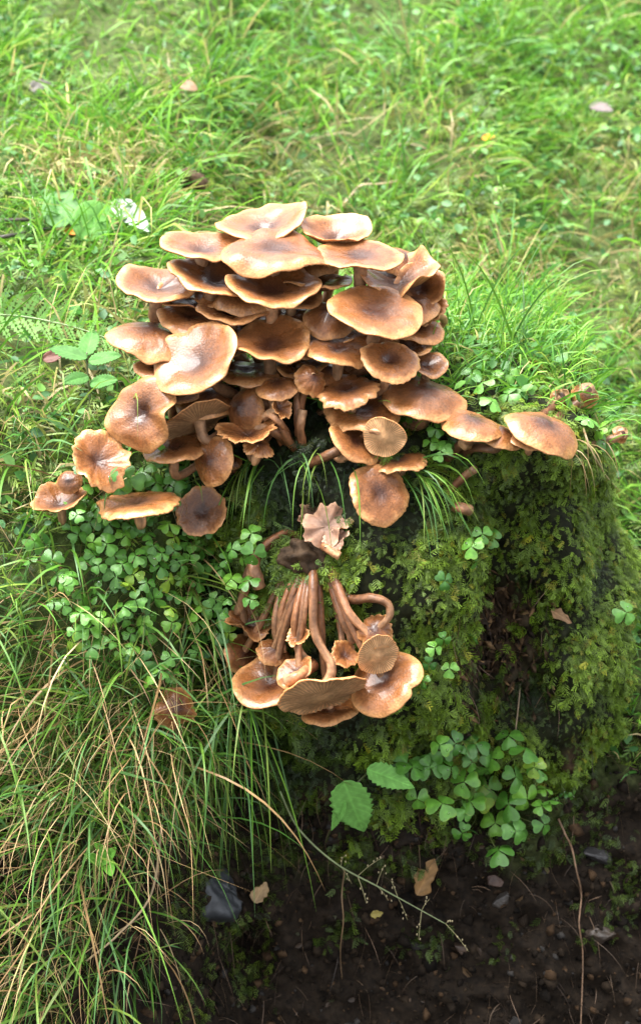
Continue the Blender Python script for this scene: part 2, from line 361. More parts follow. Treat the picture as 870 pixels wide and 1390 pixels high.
def cap_meshes(a, kind, seed, wave=.07, rag=.0, folds=(), tone=1., K=None, ell=1.):
    """cap skin and gill side in local axes; returns (V,F,C),(V,F,C)"""
    r_ = random.Random(seed); k = dict(KINDS[kind]);
    if K: k.update(K)
    wave = wave * 1.0; ph = [r_.uniform(0, 6.28) for _ in range(8)]; am = [r_.uniform(.4, 1) for _ in range(8)]
    nth, rings = 72, [0, .06, .13, .2, .28, .36, .44, .52, .6, .68, .75, .81, .87, .92, .96, .985, 1.0]
    sv_ = Vector((r_.uniform(0, 90), r_.uniform(0, 90), 0))
    band = r_.choice([0, 0, .12, .25]); br = r_.uniform(.55, .8)
    def Rf(t):
        v = 1 + wave * (.55 * am[0] * math.sin(2 * t + ph[0]) + .5 * am[1] * math.sin(3 * t + ph[1]) + .3 * am[2] * math.sin(5 * t + ph[2]))
        v += rag * (mnoise.noise(sv_ + Vector((math.cos(t) * 3.5, math.sin(t) * 3.5, 0))) + .7 * mnoise.noise(sv_ + Vector((math.cos(t) * 9, math.sin(t) * 9, 4))))
        for (t0, w_, dr, lz) in folds:
            dt = (t - math.radians(t0) + PI) % (2 * PI) - PI; v *= 1 - dr * math.exp(-(dt / w_) ** 2)
        return v
    def Zf(r, t):
        z = k['dep'] * r * r + k['pit'] * math.exp(-(r / .2) ** 2) * (1 if k['dep'] > -.1 else 1) - k['roll'] * r ** 7
        z += wave * r ** 2.5 * (1.1 * am[3] * math.sin(2 * t + ph[3]) + .9 * am[4] * math.sin(3 * t + ph[4]) + .5 * am[5] * math.sin(4 * t + ph[5]) + .35 * am[6] * math.sin(7 * t + ph[6]) + .25 * am[7] * math.sin(11 * t + ph[7]) * r ** 3)
        for (t0, w_, dr, lz) in folds:
            dt = (t - math.radians(t0) + PI) % (2 * PI) - PI; z += lz * math.exp(-(dt / w_) ** 2) * r ** 2
        z += .016 * r * mnoise.noise(sv_ + Vector((r * math.cos(t) * 9, r * math.sin(t) * 9, 17))) + .035 * mnoise.noise(sv_ + Vector((r * math.cos(t) * 3, r * math.sin(t) * 3, 7)))
        return z
    def thick(r): return .15 * (1 - r) ** .8 + .035
    V, C = [], []
    for r in rings:
        for j in range(nth):
            t = 2 * PI * j / nth; R = Rf(t); x, y = r * R * math.cos(t), r * R * math.sin(t) * ell
            V.append((x * a, y * a, Zf(r, t) * a))
            e = .10 * mnoise.noise(sv_ + Vector((x * 3, y * 3, 2))) + .05 * mnoise.noise(sv_ + Vector((x * 9, y * 9, 3)))
            s1 = sstep(.08, .68, r + e); s2 = sstep(.76, 1.02, r + e * 1.1); c = (C_CEN * (1 - s1) + C_MID * s1); c = c * (1 - s2) + C_RIM * s2
            stk = (1 - band * math.exp(-((r + e * .8 - br) / .09) ** 2)) + .20 * mnoise.noise(sv_ + Vector((math.cos(t) * 14, math.sin(t) * 14, r * 1.5)))
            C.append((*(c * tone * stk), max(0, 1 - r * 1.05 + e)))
    for (r, dz) in ((1.0, .018), (.985, .038), (.95, .05)):
        for j in range(nth):
            t = 2 * PI * j / nth; R = Rf(t)
            V.append((r * R * math.cos(t) * a, r * R * math.sin(t) * ell * a, (Zf(r, t) - dz) * a)); C.append((*(C_RIM * tone * 1.1), 0))
    F = grid_faces(len(rings) + 3, nth, True)[:, ::-1].copy(); F = F[:, [0, 1, 2, 3]]
    ng = 104; GVv, GC = [], []
    for ri, r in enumerate((.99, .93, .8, .62, .42, .24, .10, .0)):
        for j in range(ng):
            t = 2 * PI * j / ng; R = Rf(t); g = (.032 if j % 2 else -.024) * math.sin(PI * min(1, max(.1, (1 - r) * 1.1 + .12)))
            GVv.append((r * R * math.cos(t) * a, r * R * math.sin(t) * ell * a, (Zf(r, t) - thick(r) - g) * a))
            st = 1 + .25 * mnoise.noise(sv_ + Vector((r * math.cos(t) * 4, r * math.sin(t) * 4, 11)))
            GC.append(C_GILL * tone * st * (1.15 if j % 2 == 0 else .55) * (1 + .22 * mnoise.noise(sv_ + Vector((j * .9, 0, 5)))) * (.72 + .28 * r))
    GF_ = grid_faces(8, ng, True)
    return (np.array(V), F, np.clip(np.array(C), 0, 1)), (np.array(GVv), GF_, np.clip(np.array(GC), 0, 1))
MUSH = 0
def mushroom(label, cx, cy, a, b, phi=0, d=None, kind='dish', group='mushrooms of the main tuft on the stump', off=None, base=None, stem=None,
             sr=None, flip=False, wave=.07, rag=0., folds=(), tone=1., K=None, ring=False, nostem=False, cat='mushroom', tint=None):
    """a, b = half length and half width of the cap in photo pixels at the cap's own distance"""
    global MUSH; MUSH += 1; seed = MUSH
    c = at_depth(cx, cy, d) if off is None else hit(cx, cy, off)[0]
    b *= 1.32 if b < .5 * a and kind != 'under' and off is None else 1.17; a *= 1.06; b = min(b, a * .97)
    sc = (c - CAM).dot(FW) / DIST * PXM; A = a * sc
    x, n = frame_of(phi, b / a, kind, flip); y = n.cross(x)
    Mx = np.array([x, y, n])
    (cv_, cf, cc_), (gv_, gf, gc) = cap_meshes(A, kind, seed, wave, rag, folds, tone, K)
    k = dict(KINDS[kind]); k.update(K or {})
    cw = cv_ @ Mx + np.array(c) - np.array(n) * (A * k['dep'] * .45 if k['dep'] > 0 else A * k['dep'] * .35)
    gw = gv_ @ Mx + np.array(c) - np.array(n) * (A * k['dep'] * .45 if k['dep'] > 0 else A * k['dep'] * .35)
    cc0 = Vector(cw[:72].mean(0))
    # stem path
    r0 = sr * PXM * .88 if sr else max(.0028, min(.0046, A * .13))
    neck = cc0 - n * (A * .10)
    if stem is None:
        if base is None:
            bx = -.030 + (c.x + .03) * .38; by = min(.17, max(.012, .45 * c.y + .045)); B = Vector((bx, by, top_z(bx, by) - .012))
            ln = (neck - B).length
            pts = [neck, neck - n * min(.35 * ln, .03), (neck - n * .03) * .35 + B * .65 + Vector((0, .004, .25 * ln * .3)), B]
        else:
            B, bn = hit(*base); B = B - bn * .008; ln = (neck - B).length
            pts = [neck, neck - n * min(.3 * ln, .02), neck * .4 + B * .6 + bn * .006, B]
    else:
        pts = [neck - n * (.0 if kind != 'under' else -.004)] + ([neck - n * min(.012, A * .3)] if kind != 'under' else []) + [hit(q[0], q[1], q[2])[0] if len(q) == 3 else at_depth(*q[:3]) for q in stem]; B = pts[-1]
    e = empty('mushroom', B, label, cat, group); bl = np.array(B)
    if tint is not None: cc_[:, :3] = cc_[:, :3] * .35 + np.array(tint) * .65 * (.7 + .6 * cc_[:, :3].mean(1, keepdims=True) / cc_[:, :3].mean()); cc_[:, 3] *= .4
    co = mk('cap', cw - bl, cf, M_CAP if tint is None else M_GILL, e, cc_)
    mk('gills', gw - bl, gf, M_GILL, co, gc)
    if not nostem:
        m = len(pts); rad = [r0 * 1.35, r0 * 1.05] + [r0 * (1 + .12 * i) for i in range(m - 2)]
        v, f, tv = tube(pts, rad, 12, 6, .13, seed); sv2 = (.75, 1.0, 1.35, 1.15, .9)[seed % 5]
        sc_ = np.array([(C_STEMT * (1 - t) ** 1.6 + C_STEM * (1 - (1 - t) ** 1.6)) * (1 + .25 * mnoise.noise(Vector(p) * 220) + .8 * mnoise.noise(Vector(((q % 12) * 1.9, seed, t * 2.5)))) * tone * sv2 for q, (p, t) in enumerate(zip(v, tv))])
        so_ = mk('stem', v - bl, f, M_STEM, e, np.clip(sc_, .01, 1))
        if ring:
            q = pts[1] * .6 + pts[2] * .4; tg = (pts[1] - pts[2]).normalized(); o1 = tg.orthogonal().normalized(); o2 = tg.cross(o1); rv = []
            for i, (rr, h) in enumerate(((1.05, .004), (1.35, .002), (1.75, -.001), (1.5, -.002), (1.0, -.0005))):
                for j in range(24):
                    t = 2 * PI * j / 24; w2 = 1 + .12 * math.sin(5 * t + seed) * (i > 0)
                    rv.append(tuple(q + (o1 * math.cos(t) + o2 * math.sin(t)) * r0 * rr * w2 + tg * (h + .0008 * math.sin(4 * t))))
            mk('ring', np.array(rv) - bl, grid_faces(5, 24, True), M_GILL, so_, np.tile(C_GILL * .8, (len(rv), 1)))
    return e
m_ = mushroom
# the main tuft, from its crown downwards
m_('orange-tan mushroom at the very back of the tuft crown, its rim rising in a hump', 357, 301, 59, 22, -6, .035, 'dish', folds=[(20, .7, 0, .22)], tone=1.1)
m_('pale orange mushroom beside the crown, its near edge turned up to show the underside', 456, 314, 46, 23, 4, .03, 'funnel', tone=1.2, folds=[(270, .6, .05, .12)])
m_('glossy mushroom crowning the tuft, dark wet centre and rolled pale rim', 375, 333, 68, 27, 3, -.012, 'flat', wave=.10, tone=1.05, K=dict(roll=.22))
m_('smooth tan mushroom with an upturned near lip, left shoulder of the tuft', 275, 331, 54, 20, 4, .012, 'dish', tone=1.12)
m_('brown dish-shaped mushroom tucked under the smooth tan shoulder cap', 292, 372, 62, 25, 11, .0, 'dish')
m_('broad tan mushroom over the meadow grass with a small curled lobe on its rim', 216, 382, 55, 23, 4, .014, 'dish', folds=[(35, .25, .12, .3)])
m_('brown mushroom with a wavy pale front lip below the glossy crown cap', 370, 385, 61, 27, 2, -.02, 'dish', wave=.11)
m_('brown mushroom with pale underside and visible stem right of the glossy crown cap', 489, 344, 55, 21, 4, -.008, 'flat', K=dict(roll=.05), ring=False, wave=.05)
m_('plain orange mushroom peeping out behind the right shoulder of the tuft', 547, 350, 32, 19, 25, .03, 'dome', tone=1.12)
m_('thin folded mushroom with a wavy double edge on the right shoulder', 541, 372, 52, 20, -12, .008, 'funnel', wave=.16, folds=[(250, .35, .1, -.25)], tone=1.05)
m_('funnel-shaped brown mushroom with curled outer rim at the right edge of the tuft', 571, 388, 34, 28, -25, .012, 'funnel', wave=.12, folds=[(330, .4, .1, .25)])
m_('crumpled mushroom with a ragged frilled rim below the funnel-shaped one', 578, 418, 26, 20, -55, .016, 'dish', rag=.16, wave=.12)
m_('smooth reddish brown mushroom half hidden behind the large flat glossy cap', 564, 442, 38, 17, 8, .008, 'flat')
m_('large flat glossy brown mushroom with dark centre spot and thin white edge', 511, 419, 62, 30, 10, -.035, 'flat', wave=.04, K=dict(roll=.07))
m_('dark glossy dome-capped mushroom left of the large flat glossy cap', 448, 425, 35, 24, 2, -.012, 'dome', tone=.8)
m_('brown mushroom overlapped by two wider caps, its front lip pale and thin', 317, 417, 48, 19, 3, -.002, 'dish')
m_('small tan mushroom wedged between two broad caps above the pale-speckled tilted one', 259, 427, 43, 19, 8, .008, 'flat')
m_('brown mushroom pointing out sideways over the grass with a split drooping rim', 207, 449, 57, 20, 9, .0, 'dome', K=dict(dep=-.22), rag=.05)
m_('large tilted mushroom with speckled centre and pale curled lower edge', 266, 485, 62, 39, -38, -.036, 'dish', wave=.09)
m_('square-edged brown mushroom with a pale rim in the middle of the tuft', 366, 462, 55, 28, 0, -.028, 'dish', wave=.11, tone=.95)
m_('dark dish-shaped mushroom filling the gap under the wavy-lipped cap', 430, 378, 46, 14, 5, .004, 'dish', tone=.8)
m_('dark brown mushroom on a short thick ringed stem beside the square-edged cap', 460, 470, 46, 18, 6, -.026, 'flat', K=dict(roll=.16), ring=True)
m_('pale buff mushroom with frilled edge turned towards its neighbours', 531, 486, 40, 25, 18, -.04, 'flat', rag=.08, tone=1.3, K=dict(pit=-.12))
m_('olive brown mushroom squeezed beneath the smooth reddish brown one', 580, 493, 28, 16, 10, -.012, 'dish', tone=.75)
m_('tan mushroom mostly covered by the large tilted speckled cap', 211, 495, 28, 15, -5, -.012, 'flat', tone=1.1)
m_('big wet mushroom facing outwards with a deep crease across its shining cap', 192, 559, 52, 40, -62, -.034, 'flat', wave=.10, folds=[(285, .3, .14, .3)], K=dict(pit=-.15))
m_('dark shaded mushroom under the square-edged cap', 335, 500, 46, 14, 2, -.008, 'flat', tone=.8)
m_('small tan mushroom with bent cut edge beside the broken stems', 376, 521, 28, 15, -4, -.034, 'dome', K=dict(dep=-.2))
m_('brown mushroom with bitten ragged front rim under the short thick ringed stem', 470, 526, 43, 18, -9, -.03, 'flat', rag=.14)
m_('light tan mushroom with a toothed rim behind the upturned gilled one', 492, 552, 50, 24, -6, -.02, 'flat', rag=.08, tone=1.25)
m_('wide glossy brown mushroom on the right flank with a thick pale stem', 577, 533, 55, 24, 10, -.024, 'dome', K=dict(dep=-.16, roll=.1))
m_('orange-brown mushroom tilted steeply against the upturned gilled one', 483, 597, 37, 20, 40, -.036, 'flat', tone=1.15)
m_('small upturned mushroom showing pale radiating gills with a broken stem hole', 522, 592, 28, 22, 40, -.046, 'under', nostem=False, tone=1.5, stem=[(505, 585, .03), (480, 600, -.004)], sr=4)
m_('thin edge-on orange mushroom just above the round one facing outwards', 541, 623, 37, 11, -8, -.026, 'flat', rag=.10, tone=1.1, base=(500, 625))
m_('round tan mushroom facing straight outwards over the moss with a chipped lower rim', 516, 669, 42, 33, 40, -.045, 'flat', rag=.05, tone=1.12, base=(475, 640), flip=False)
m_('shaded mushroom turned over so its pale gilled side shows under the big wet cap', 268, 566, 46, 15, -24, -.01, 'under', tone=1.0)
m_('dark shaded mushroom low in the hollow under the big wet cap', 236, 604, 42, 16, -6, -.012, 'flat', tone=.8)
m_('oval mushroom hanging upright with a dark brown heart and tan border', 284, 626, 34, 23, -84, -.024, 'dome', K=dict(dep=-.2), base=(318, 640), tone=.95)
m_('dark drooping bell-shaped mushroom among the broken stems', 326, 553, 29, 21, -80, -.024, 'dome', tone=.8, K=dict(dep=-.5))
m_('torn pale mushroom scrap with frilled edge among the broken stems', 337, 584, 38, 13, -8, -.032, 'funnel', rag=.2, tone=1.1, K=dict(dep=.3))
m_('pale chunky cap fragment with cut faces standing on a broken stem', 425, 513, 22, 17, 55, -.036, 'dome', rag=.12, tone=1.35, K=dict(dep=-.5), stem=[(410, 545, .035), (408, 600, -.003)])
m_('tiny brick-coloured button mushroom just below the torn scrap', 317, 625, 11, 9, 0, None, 'dome', off=.02, tone=.9, base=(320, 645), sr=4, rag=.1)
m_('wrinkled dark brown mushroom facing outwards among the sorrel leaves', 274, 694, 33, 29, -20, None, 'funnel', off=.045, rag=.09, wave=.1, tone=.75, base=(285, 690), K=dict(dep=.3))
for q in [(300, 398, .03), (345, 440, .02), (400, 425, .025), (245, 460, .02), (420, 345, .035), (300, 470, .015), (405, 490, .01), (520, 395, .02), (500, 455, .005), (545, 470, .012), (280, 535, .01), (440, 500, .005), (350, 350, .035), (255, 400, .03), (395, 400, .01), (235, 530, .012), (400, 455, .012), (330, 395, .01), (555, 410, .015), (445, 450, .012)]:
    m_('dark mushroom deep inside the tuft, mostly hidden by the caps before it', q[0], q[1], 40, 17, random.uniform(-10, 12), q[2] - .01, random.choice(['dish', 'flat', 'dome']), tone=1.0)
GL = 'mushrooms in the grass left of the main tuft'
m_('tall wavy orange mushroom standing upright in the grass', 134, 622, 42, 30, 35, None, 'dish', GL, off=0.062, rag=.14, wave=.14, tone=1.25, base=(120, 660), folds=[(200, .4, .2, .2)])
m_('small dark knob-like mushroom against the tall wavy orange one', 93, 652, 17, 14, -20, None, 'dome', GL, off=0.057, tone=.7, base=(98, 668))
m_('upturned curled brown mushroom low in the grass', 80, 678, 34, 17, -5, None, 'funnel', GL, off=0.047, wave=.14, rag=.08, tone=.95, base=(90, 690))
m_('flattened pale mushroom with a broken notched rim under sorrel leaves', 188, 679, 52, 15, -4, None, 'flat', GL, off=0.047, rag=.12, tone=1.3, base=(180, 690))
m_('old shrivelled brown mushroom half buried in the hanging straw', 240, 960, 27, 22, 60, None, 'dome', GL, off=.03, rag=.12, wave=.14, tone=.8, base=(243, 950))
GR = 'mushrooms along the right rim of the stump'
m_('orange-brown mushroom on a long slanting ringed stem above the moss', 643, 571, 42, 17, 9, None, 'dome', GR, off=.045, K=dict(dep=-.2), base=(608, 628), ring=True, sr=7)
m_('brown mushroom with curved stem tucked under the long-stemmed one', 681, 585, 31, 13, 16, None, 'dome', GR, off=.032, K=dict(dep=-.3), base=(622, 622), sr=7)
m_('broad smooth mushroom with wet sheen leaning over the right rim', 740, 577, 50, 23, 22, None, 'dome', GR, off=.045, K=dict(dep=-.22), base=(735, 600))
m_('flat mushroom mostly hidden beneath the broad smooth one on the rim', 722, 592, 32, 13, 10, None, 'flat', GR, off=.03, base=(715, 605), tone=1.1)
m_('young club-shaped mushroom lying behind the broad smooth one', 763, 538, 15, 12, 30, .022, 'dome', GR, stem=[(748, 552, .022, 0), (732, 572, -.004)], sr=9, K=dict(dep=-.6))
m_('small round mushroom on a thick bent stem at the far right of the rim', 797, 530, 19, 14, 20, .03, 'dome', GR, stem=[(790, 545, .032, 0), (776, 552, .03, 0), (762, 565, .024, 0), (750, 582, -.004)], sr=9, K=dict(dep=-.7), ring=False)
m_('flattened orange mushroom lying over the grass between the rim mushrooms', 775, 560, 20, 10, 30, .03, 'flat', GR, stem=[(765, 570, .03, 0), (752, 588, -.004)], sr=6)
m_('small curled mushroom pressed against the broad smooth one', 700, 560, 20, 12, -30, .02, 'dome', GR, stem=[(702, 580, .02, 0), (705, 600, -.004)], sr=7)
m_('tiny nibbled mushroom on a flat-lying stem at the outer corner of the stump', 845, 588, 12, 9, 60, .045, 'dome', GR, stem=[(834, 595, .045, 0), (815, 603, .045, 0), (795, 606, -.006)], sr=7, K=dict(dep=-.5), tone=1.15)
# the torn-off tuft lying upside down against the mossy face
GH = 'mushrooms of the torn-off tuft hanging on the moss'
m_('brown mushroom at the outer left of the hanging tuft, curled like a leaf', 334, 888, 28, 20, 70, None, 'dome', GH, off=.03, wave=.1, stem=[(352, 850, .025), (382, 790, .014), (412, 752, .0)], K=dict(dep=-.25))
m_('big brown mushroom of the hanging tuft with a shadowy dished face', 366, 922, 49, 28, -12, None, 'dish', GH, off=.045, stem=[(380, 880, .03), (398, 820, .018), (416, 758, .0)], sr=5.5, tone=.95)
m_('hanging mushroom turned to show its pale ribbed underside', 438, 938, 56, 22, -14, None, 'under', GH, off=.05, tone=1.45, wave=.06, stem=[(450, 905, .046), (428, 860, .034), (425, 800, .024), (425, 752, .0)], sr=6.5, rag=.04)
m_('tilted tan mushroom of the hanging tuft with a small split in its lower rim', 520, 923, 50, 31, -38, None, 'flat', GH, off=.045, stem=[(490, 875, .03), (465, 820, .02), (442, 758, .0)], sr=6, folds=[(300, .1, .14, 0)], tone=1.1)
m_('hanging mushroom seen as a thin crescent below the pale ribbed one', 447, 961, 36, 14, -10, None, 'flat', GH, off=.028, stem=[(440, 900, .018), (435, 830, .012), (430, 760, .0)], sr=5.5, tone=1.05)
m_('small pale fan-like mushroom above the tilted tan one', 512, 888, 28, 22, -30, None, 'under', GH, off=.04, tone=1.35, rag=.08, stem=[(500, 862, .032), (472, 828, .028), (446, 760, .0)], sr=6)
m_('greyish crumbling mushroom with ragged edges beneath the looping stem', 508, 855, 24, 19, -20, None, 'dome', GH, off=.03, tone=1.0, rag=.2, wave=.15, stem=[(528, 838, .03), (526, 820, .028), (505, 812, .02), (472, 812, .012), (448, 775, .0)], sr=5.5)
m_('ragged dark brown mushroom with shredded rim left of the hanging stems', 340, 845, 28, 18, 20, None, 'funnel', GH, off=.03, rag=.22, wave=.16, tone=.8, stem=[(328, 815, .024), (342, 765, .018), (378, 730, .01), (405, 728, .0)], sr=6)
m_('small buff fragment of cap caught between the hanging stems', 468, 888, 20, 14, 40, None, 'dish', GH, off=.028, rag=.2, tone=1.2, stem=[(462, 850, .012), (440, 770, .0)], sr=5)

m_('thin-fleshed hanging cap folded shut between the dished one and the ribbed one', 400, 912, 26, 14, -35, None, 'dish', GH, off=.05, tone=1.05, wave=.12, stem=[(405, 880, .036), (412, 820, .022), (420, 757, .0)], sr=5)
m_('small brown cap peering out above the dished hanging one', 372, 882, 22, 14, 20, None, 'dome', GH, off=.03, tone=.9, rag=.1, stem=[(385, 845, .022), (400, 800, .018), (418, 757, .0)], sr=5)
m_('stubby torn cap with a frayed edge at the fork of the hanging stems', 405, 862, 16, 11, -40, None, 'funnel', GH, off=.035, tone=1.3, rag=.25, stem=[(415, 820, .024), (424, 762, .0)], sr=4.5)
m_('shrivelled pale pinkish mushroom clinging above the hanging stems', 443, 713, 31, 26, -20, None, 'dish', GH, off=.022, tone=1.2, rag=.16, wave=.16, K=dict(dep=.05, pit=-.1, roll=.0), folds=[(40, .22, .2, .5), (110, .18, .1, -.4), (175, .25, .2, .45), (240, .2, .15, -.35), (310, .22, .2, .5)], tint=(.34, .22, .16), stem=[(436, 728, .008), (432, 742, .0)], sr=5)
m_('crumpled pinkish scrap of cap behind the shrivelled pale one', 424, 702, 20, 15, 30, None, 'funnel', GH, off=.014, tone=1.1, rag=.3, wave=.2, folds=[(80, .2, .2, .5), (200, .2, .2, -.4), (300, .2, .2, .4)], tint=(.28, .17, .12), stem=[(422, 718, .006), (424, 742, .0)], sr=4)
m_('torn pale flap of cap below the shrivelled pale one', 456, 732, 17, 12, -50, None, 'dish', GH, off=.016, tone=1.1, rag=.3, wave=.2, folds=[(60, .2, .2, .4), (180, .2, .2, .4)], tint=(.36, .25, .19), stem=[(446, 740, .008), (438, 748, .0)], sr=4)
def stem_piece(label, pts, r, group, tone=1., name='broken_mushroom'):
    """broken stem lying or standing free of any cap; pts = (px, py, off)"""
    global MUSH; MUSH += 1
    W = [hit(*p)[0] for p in pts]; rad = [r * PXM * (1 - .15 * i / (len(W) - 1)) for i in range(len(W))]
    v, f, tv = tube(W, rad, 10, 6, .18, MUSH); B = W[-1]; e = tag(mk(name, v - np.array(B), f, M_STEM, None,
        np.array([(C_STEMT * .8 * (1 - t) ** 2 + C_STEM * 1.2 * (1 - (1 - t) ** 2)) * tone * (1 + .25 * mnoise.noise(Vector(p) * 200) + .85 * mnoise.noise(Vector(((q % 10) * 1.9, MUSH, t * 2.5)))) for q, (p, t) in enumerate(zip(v, tv))]), loc=B), label, 'mushroom stem', group)
    return e
GB = 'broken mushroom stems'
stem_piece('tall broken stem standing upright with a jagged top under the ringed mushroom', [(411, 556, .035), (408, 580, .025), (412, 612, -.004)], 6.5, GB, 1.25)
stem_piece('forked broken stem with torn pale ends left of the tall broken one', [(372, 535, .04), (374, 565, .035), (388, 592, .02), (402, 610, -.004)], 7, GB, 1.2)
stem_piece('short curled stem stump with a torn collar beside the forked one', [(352, 520, .04), (358, 545, .035), (372, 560, .02), (380, 600, -.004)], 5.5, GB, 1.5)
stem_piece('broken stem splayed out low over the moss', [(345, 578, .04), (372, 586, .035), (392, 603, -.004)], 6.5, GB, 1.0)
stem_piece('long bare stem lying sideways under the orange-brown tilted cap', [(470, 606, .02), (445, 618, .02), (412, 634, -.002)], 7, GB, .9)
stem_piece('pale snapped stem with a flared collar among the broken stems', [(398, 505, .05), (402, 530, .045), (404, 575, .02), (406, 605, -.004)], 5.5, GB, 1.5)
stem_piece('thin torn strip of stem leaning on the forked broken one', [(362, 560, .045), (380, 573, .04), (396, 598, -.004)], 4.5, GB, 1.7)
stem_piece('curled chip of stem with a frayed pale end under the small bent-edged cap', [(343, 536, .045), (352, 552, .042), (366, 572, .03), (384, 604, -.004)], 5.5, GB, 1.4)
m_('pinkish torn cap scrap folded over the broken stems', 381, 552, 17, 10, 60, -.036, 'funnel', rag=.25, tone=1.3)
m_('pale broken cap wedge beside the tall broken stem', 352, 604, 20, 9, 15, -.034, 'dome', rag=.25, tone=1.15)
stem_piece('reddish stub poking out of the moss below the slanting ringed stem', [(645, 636, .03), (628, 648, .02), (606, 670, -.003)], 6, GB, 1.0)
stem_piece('tiny red-brown stub nearly buried in the moss', [(638, 693, .018), (626, 690, .015), (614, 688, -.003)], 8, GB, .9)
stem_piece('dark bent stem at the back of the hanging tuft', [(480, 872, .02), (462, 832, .022), (440, 762, .0)], 6, GB, .7)
stem_piece('split pale stem in the middle of the hanging tuft', [(418, 900, .03), (402, 872, .03), (402, 830, .026), (420, 760, .0)], 5.5, GB, 1.5)
stem_piece('greyish shredded stem along the left of the hanging tuft', [(385, 885, .026), (380, 850, .026), (388, 810, .02), (412, 757, .0)], 5, GB, 1.3)
stem_piece('thick brown stem of the hanging tuft lying against dark moss', [(378, 880, .02), (374, 840, .02), (388, 790, .012), (412, 755, .0)], 6, GB, .85)
stem_piece('short cut stem with a rounded pale end lying across the hanging caps', [(388, 925, .062), (405, 918, .06), (426, 902, .03)], 8.5, GB, 1.7)
stem_piece('detached flat stem strip hanging by the sorrel above the ragged dark cap', [(352, 798, .022), (345, 770, .025), (350, 742, .0)], 9, GB, 1.15)
stem_piece('slim bent stem branching out to the left of the hanging tuft', [(322, 832, .03), (336, 790, .022), (348, 752, .018), (385, 724, .008), (408, 730, .0)], 6, GB, 1.05)
stem_piece('yellowish slug-like stub with a bitten pale tip beside the root clod', [(461, 755, .022), (447, 747, .022), (428, 732, .006)], 6, GB, 2.2)
# torn base of the hanging tuft
def lump(name, label, cat, px, py, off, rx_, ry_, rz_, colr, mat, seed, amp=.35, fr=40, group=None, n=26, tilt=0):
    c, nn_ = hit(px, py, off); V = []
    for i in range(n + 1):
        for j in range(n * 2):
            a, b = PI * i / n, PI * j / n; p = Vector((math.sin(a) * math.cos(b), math.sin(a) * math.sin(b), math.cos(a)))
            q = Vector((p.x * rx_, p.y * ry_, p.z * rz_)); V.append(q * (1 + amp * mnoise.fractal((q + Vector((seed, 0, 0))) * fr, 1, 2, 4)))
    ct, st = math.cos(tilt), math.sin(tilt); V = np.array([(v.x * ct + v.z * st, v.y, -v.x * st + v.z * ct) for v in V])
    C = np.array([np.array(colr) * (1 + .5 * mnoise.noise(Vector(v) * 150 + Vector((seed, 1, 2)))) for v in V])
    return tag(mk(name, V, grid_faces(n + 1, n * 2, True), mat, None, np.clip(C, .004, 1), loc=c), label, cat, group)
lump('root_clod', 'brown fibrous clod holding the tops of the hanging stems together', 'clod', 426, 757, .004, .026, .013, .017, (.050, .030, .016), M_WOOD, 8, .45, 90, n=40)

# ------------------------------------------------------------------ draping grass and straw on the bank
STRAW = [[.42, .27, .12], [.34, .21, .09], [.50, .36, .18], [.24, .14, .06], [.38, .30, .12]]
GREEN = [[.10, .24, .025], [.15, .30, .04], [.07, .18, .03], [.20, .30, .05], [.11, .24, .07]]
def bank_mask(c, n):
    x, y, z = c.T
    return (x < -.092) * (x > -.75) * (z > np.where(x < -.13, -.38, -.26)) * np.where(z < -.26, .55, 1) * np.where((x > -.22) & (z > -.12), .5, 1) * np.where(z > -.05, .25, 1) * (y < .085) * (y > -.2) * np.where(x < -.34, .3, 1) * np.clip(1.0 + vnoise(c, 9, 2), .3, 1.6) * np.where(z > -.02, .45, 1.)
def drape(n, cols, wlo, whi, llo, lhi, S, dr, bias):
    P, N = sample(GT, n, bank_mask)
    D = N * .5 + np.array(bias) + RNG.normal(0, .55, (n, 3)); cc = pick(cols, n)
    return blades(P - N * .003, D, RNG.uniform(llo, lhi, n), RNG.uniform(wlo, whi, n), RNG.uniform(dr * .3, dr * 1.5, n), S, cc, cc * .95, sway=.5)
dg = join([drape(1700, GREEN, .0014, .0032, .04, .13, 7, .8, (-.5, -.25, .15)), drape(1900, GREEN, .0012, .0026, .02, .08, 6, .6, (-.1, -.15, .4))])
long_ = drape(90, GREEN + STRAW[:2], .0012, .0024, .12, .20, 10, 1.4, (-.1, -.5, -.1)); dg = join([dg, long_])
tag(mk('bank_grass', dg[0], dg[1], M_GRASS, None, dg[2]), 'long green grass hanging down the bank beside the stump', 'grass', kind='stuff')
ds = join([drape(1200, STRAW, .0006, .0015, .05, .16, 7, .9, (-.6, -.3, .1)), drape(1100, STRAW, .0005, .0012, .03, .09, 6, .6, (-.4, -.1, .0))])
tag(mk('bank_straw', ds[0], ds[1], M_STRAW, None, ds[2]), 'dry tan straw hanging tangled among the bank grass', 'straw', kind='stuff')
P, N = sample(GT, 13000, lambda c, n: (c[:, 0] < -.04) * (c[:, 0] > -.6) * (c[:, 1] < .08) * np.clip(.35 + vnoise(c, 16, 2) * 2 + np.clip((c[:, 2] + .42) * 3, -.35, .6), 0, 1) * (c[:, 2] > -.56))
bm = scatter(FRONDS[1][0], FRONDS[1][1], P, nrm(N + RNG.normal(0, .35, P.shape)), RNG.uniform(.005, .011, len(P)), np.array([0, -.2, -1.]) + RNG.normal(0, .8, P.shape), pick([[.05, .085, .010], [.08, .125, .014], [.03, .05, .008], [.13, .19, .02]], len(P)), None)
tag(mk('bank_moss', bm[0], bm[1], M_MOSS, None, bm[2], smooth=False), 'dark green moss on the soil of the bank', 'moss', kind='stuff')
P, N = sample(GT, 4500, lambda c, n: (c[:, 0] > -.04) * (c[:, 0] < .5) * (c[:, 1] < .15) * (c[:, 2] > -.42) * (vnoise(c, 14, 2) > np.where(c[:, 2] > -.34, -.1, .12)))
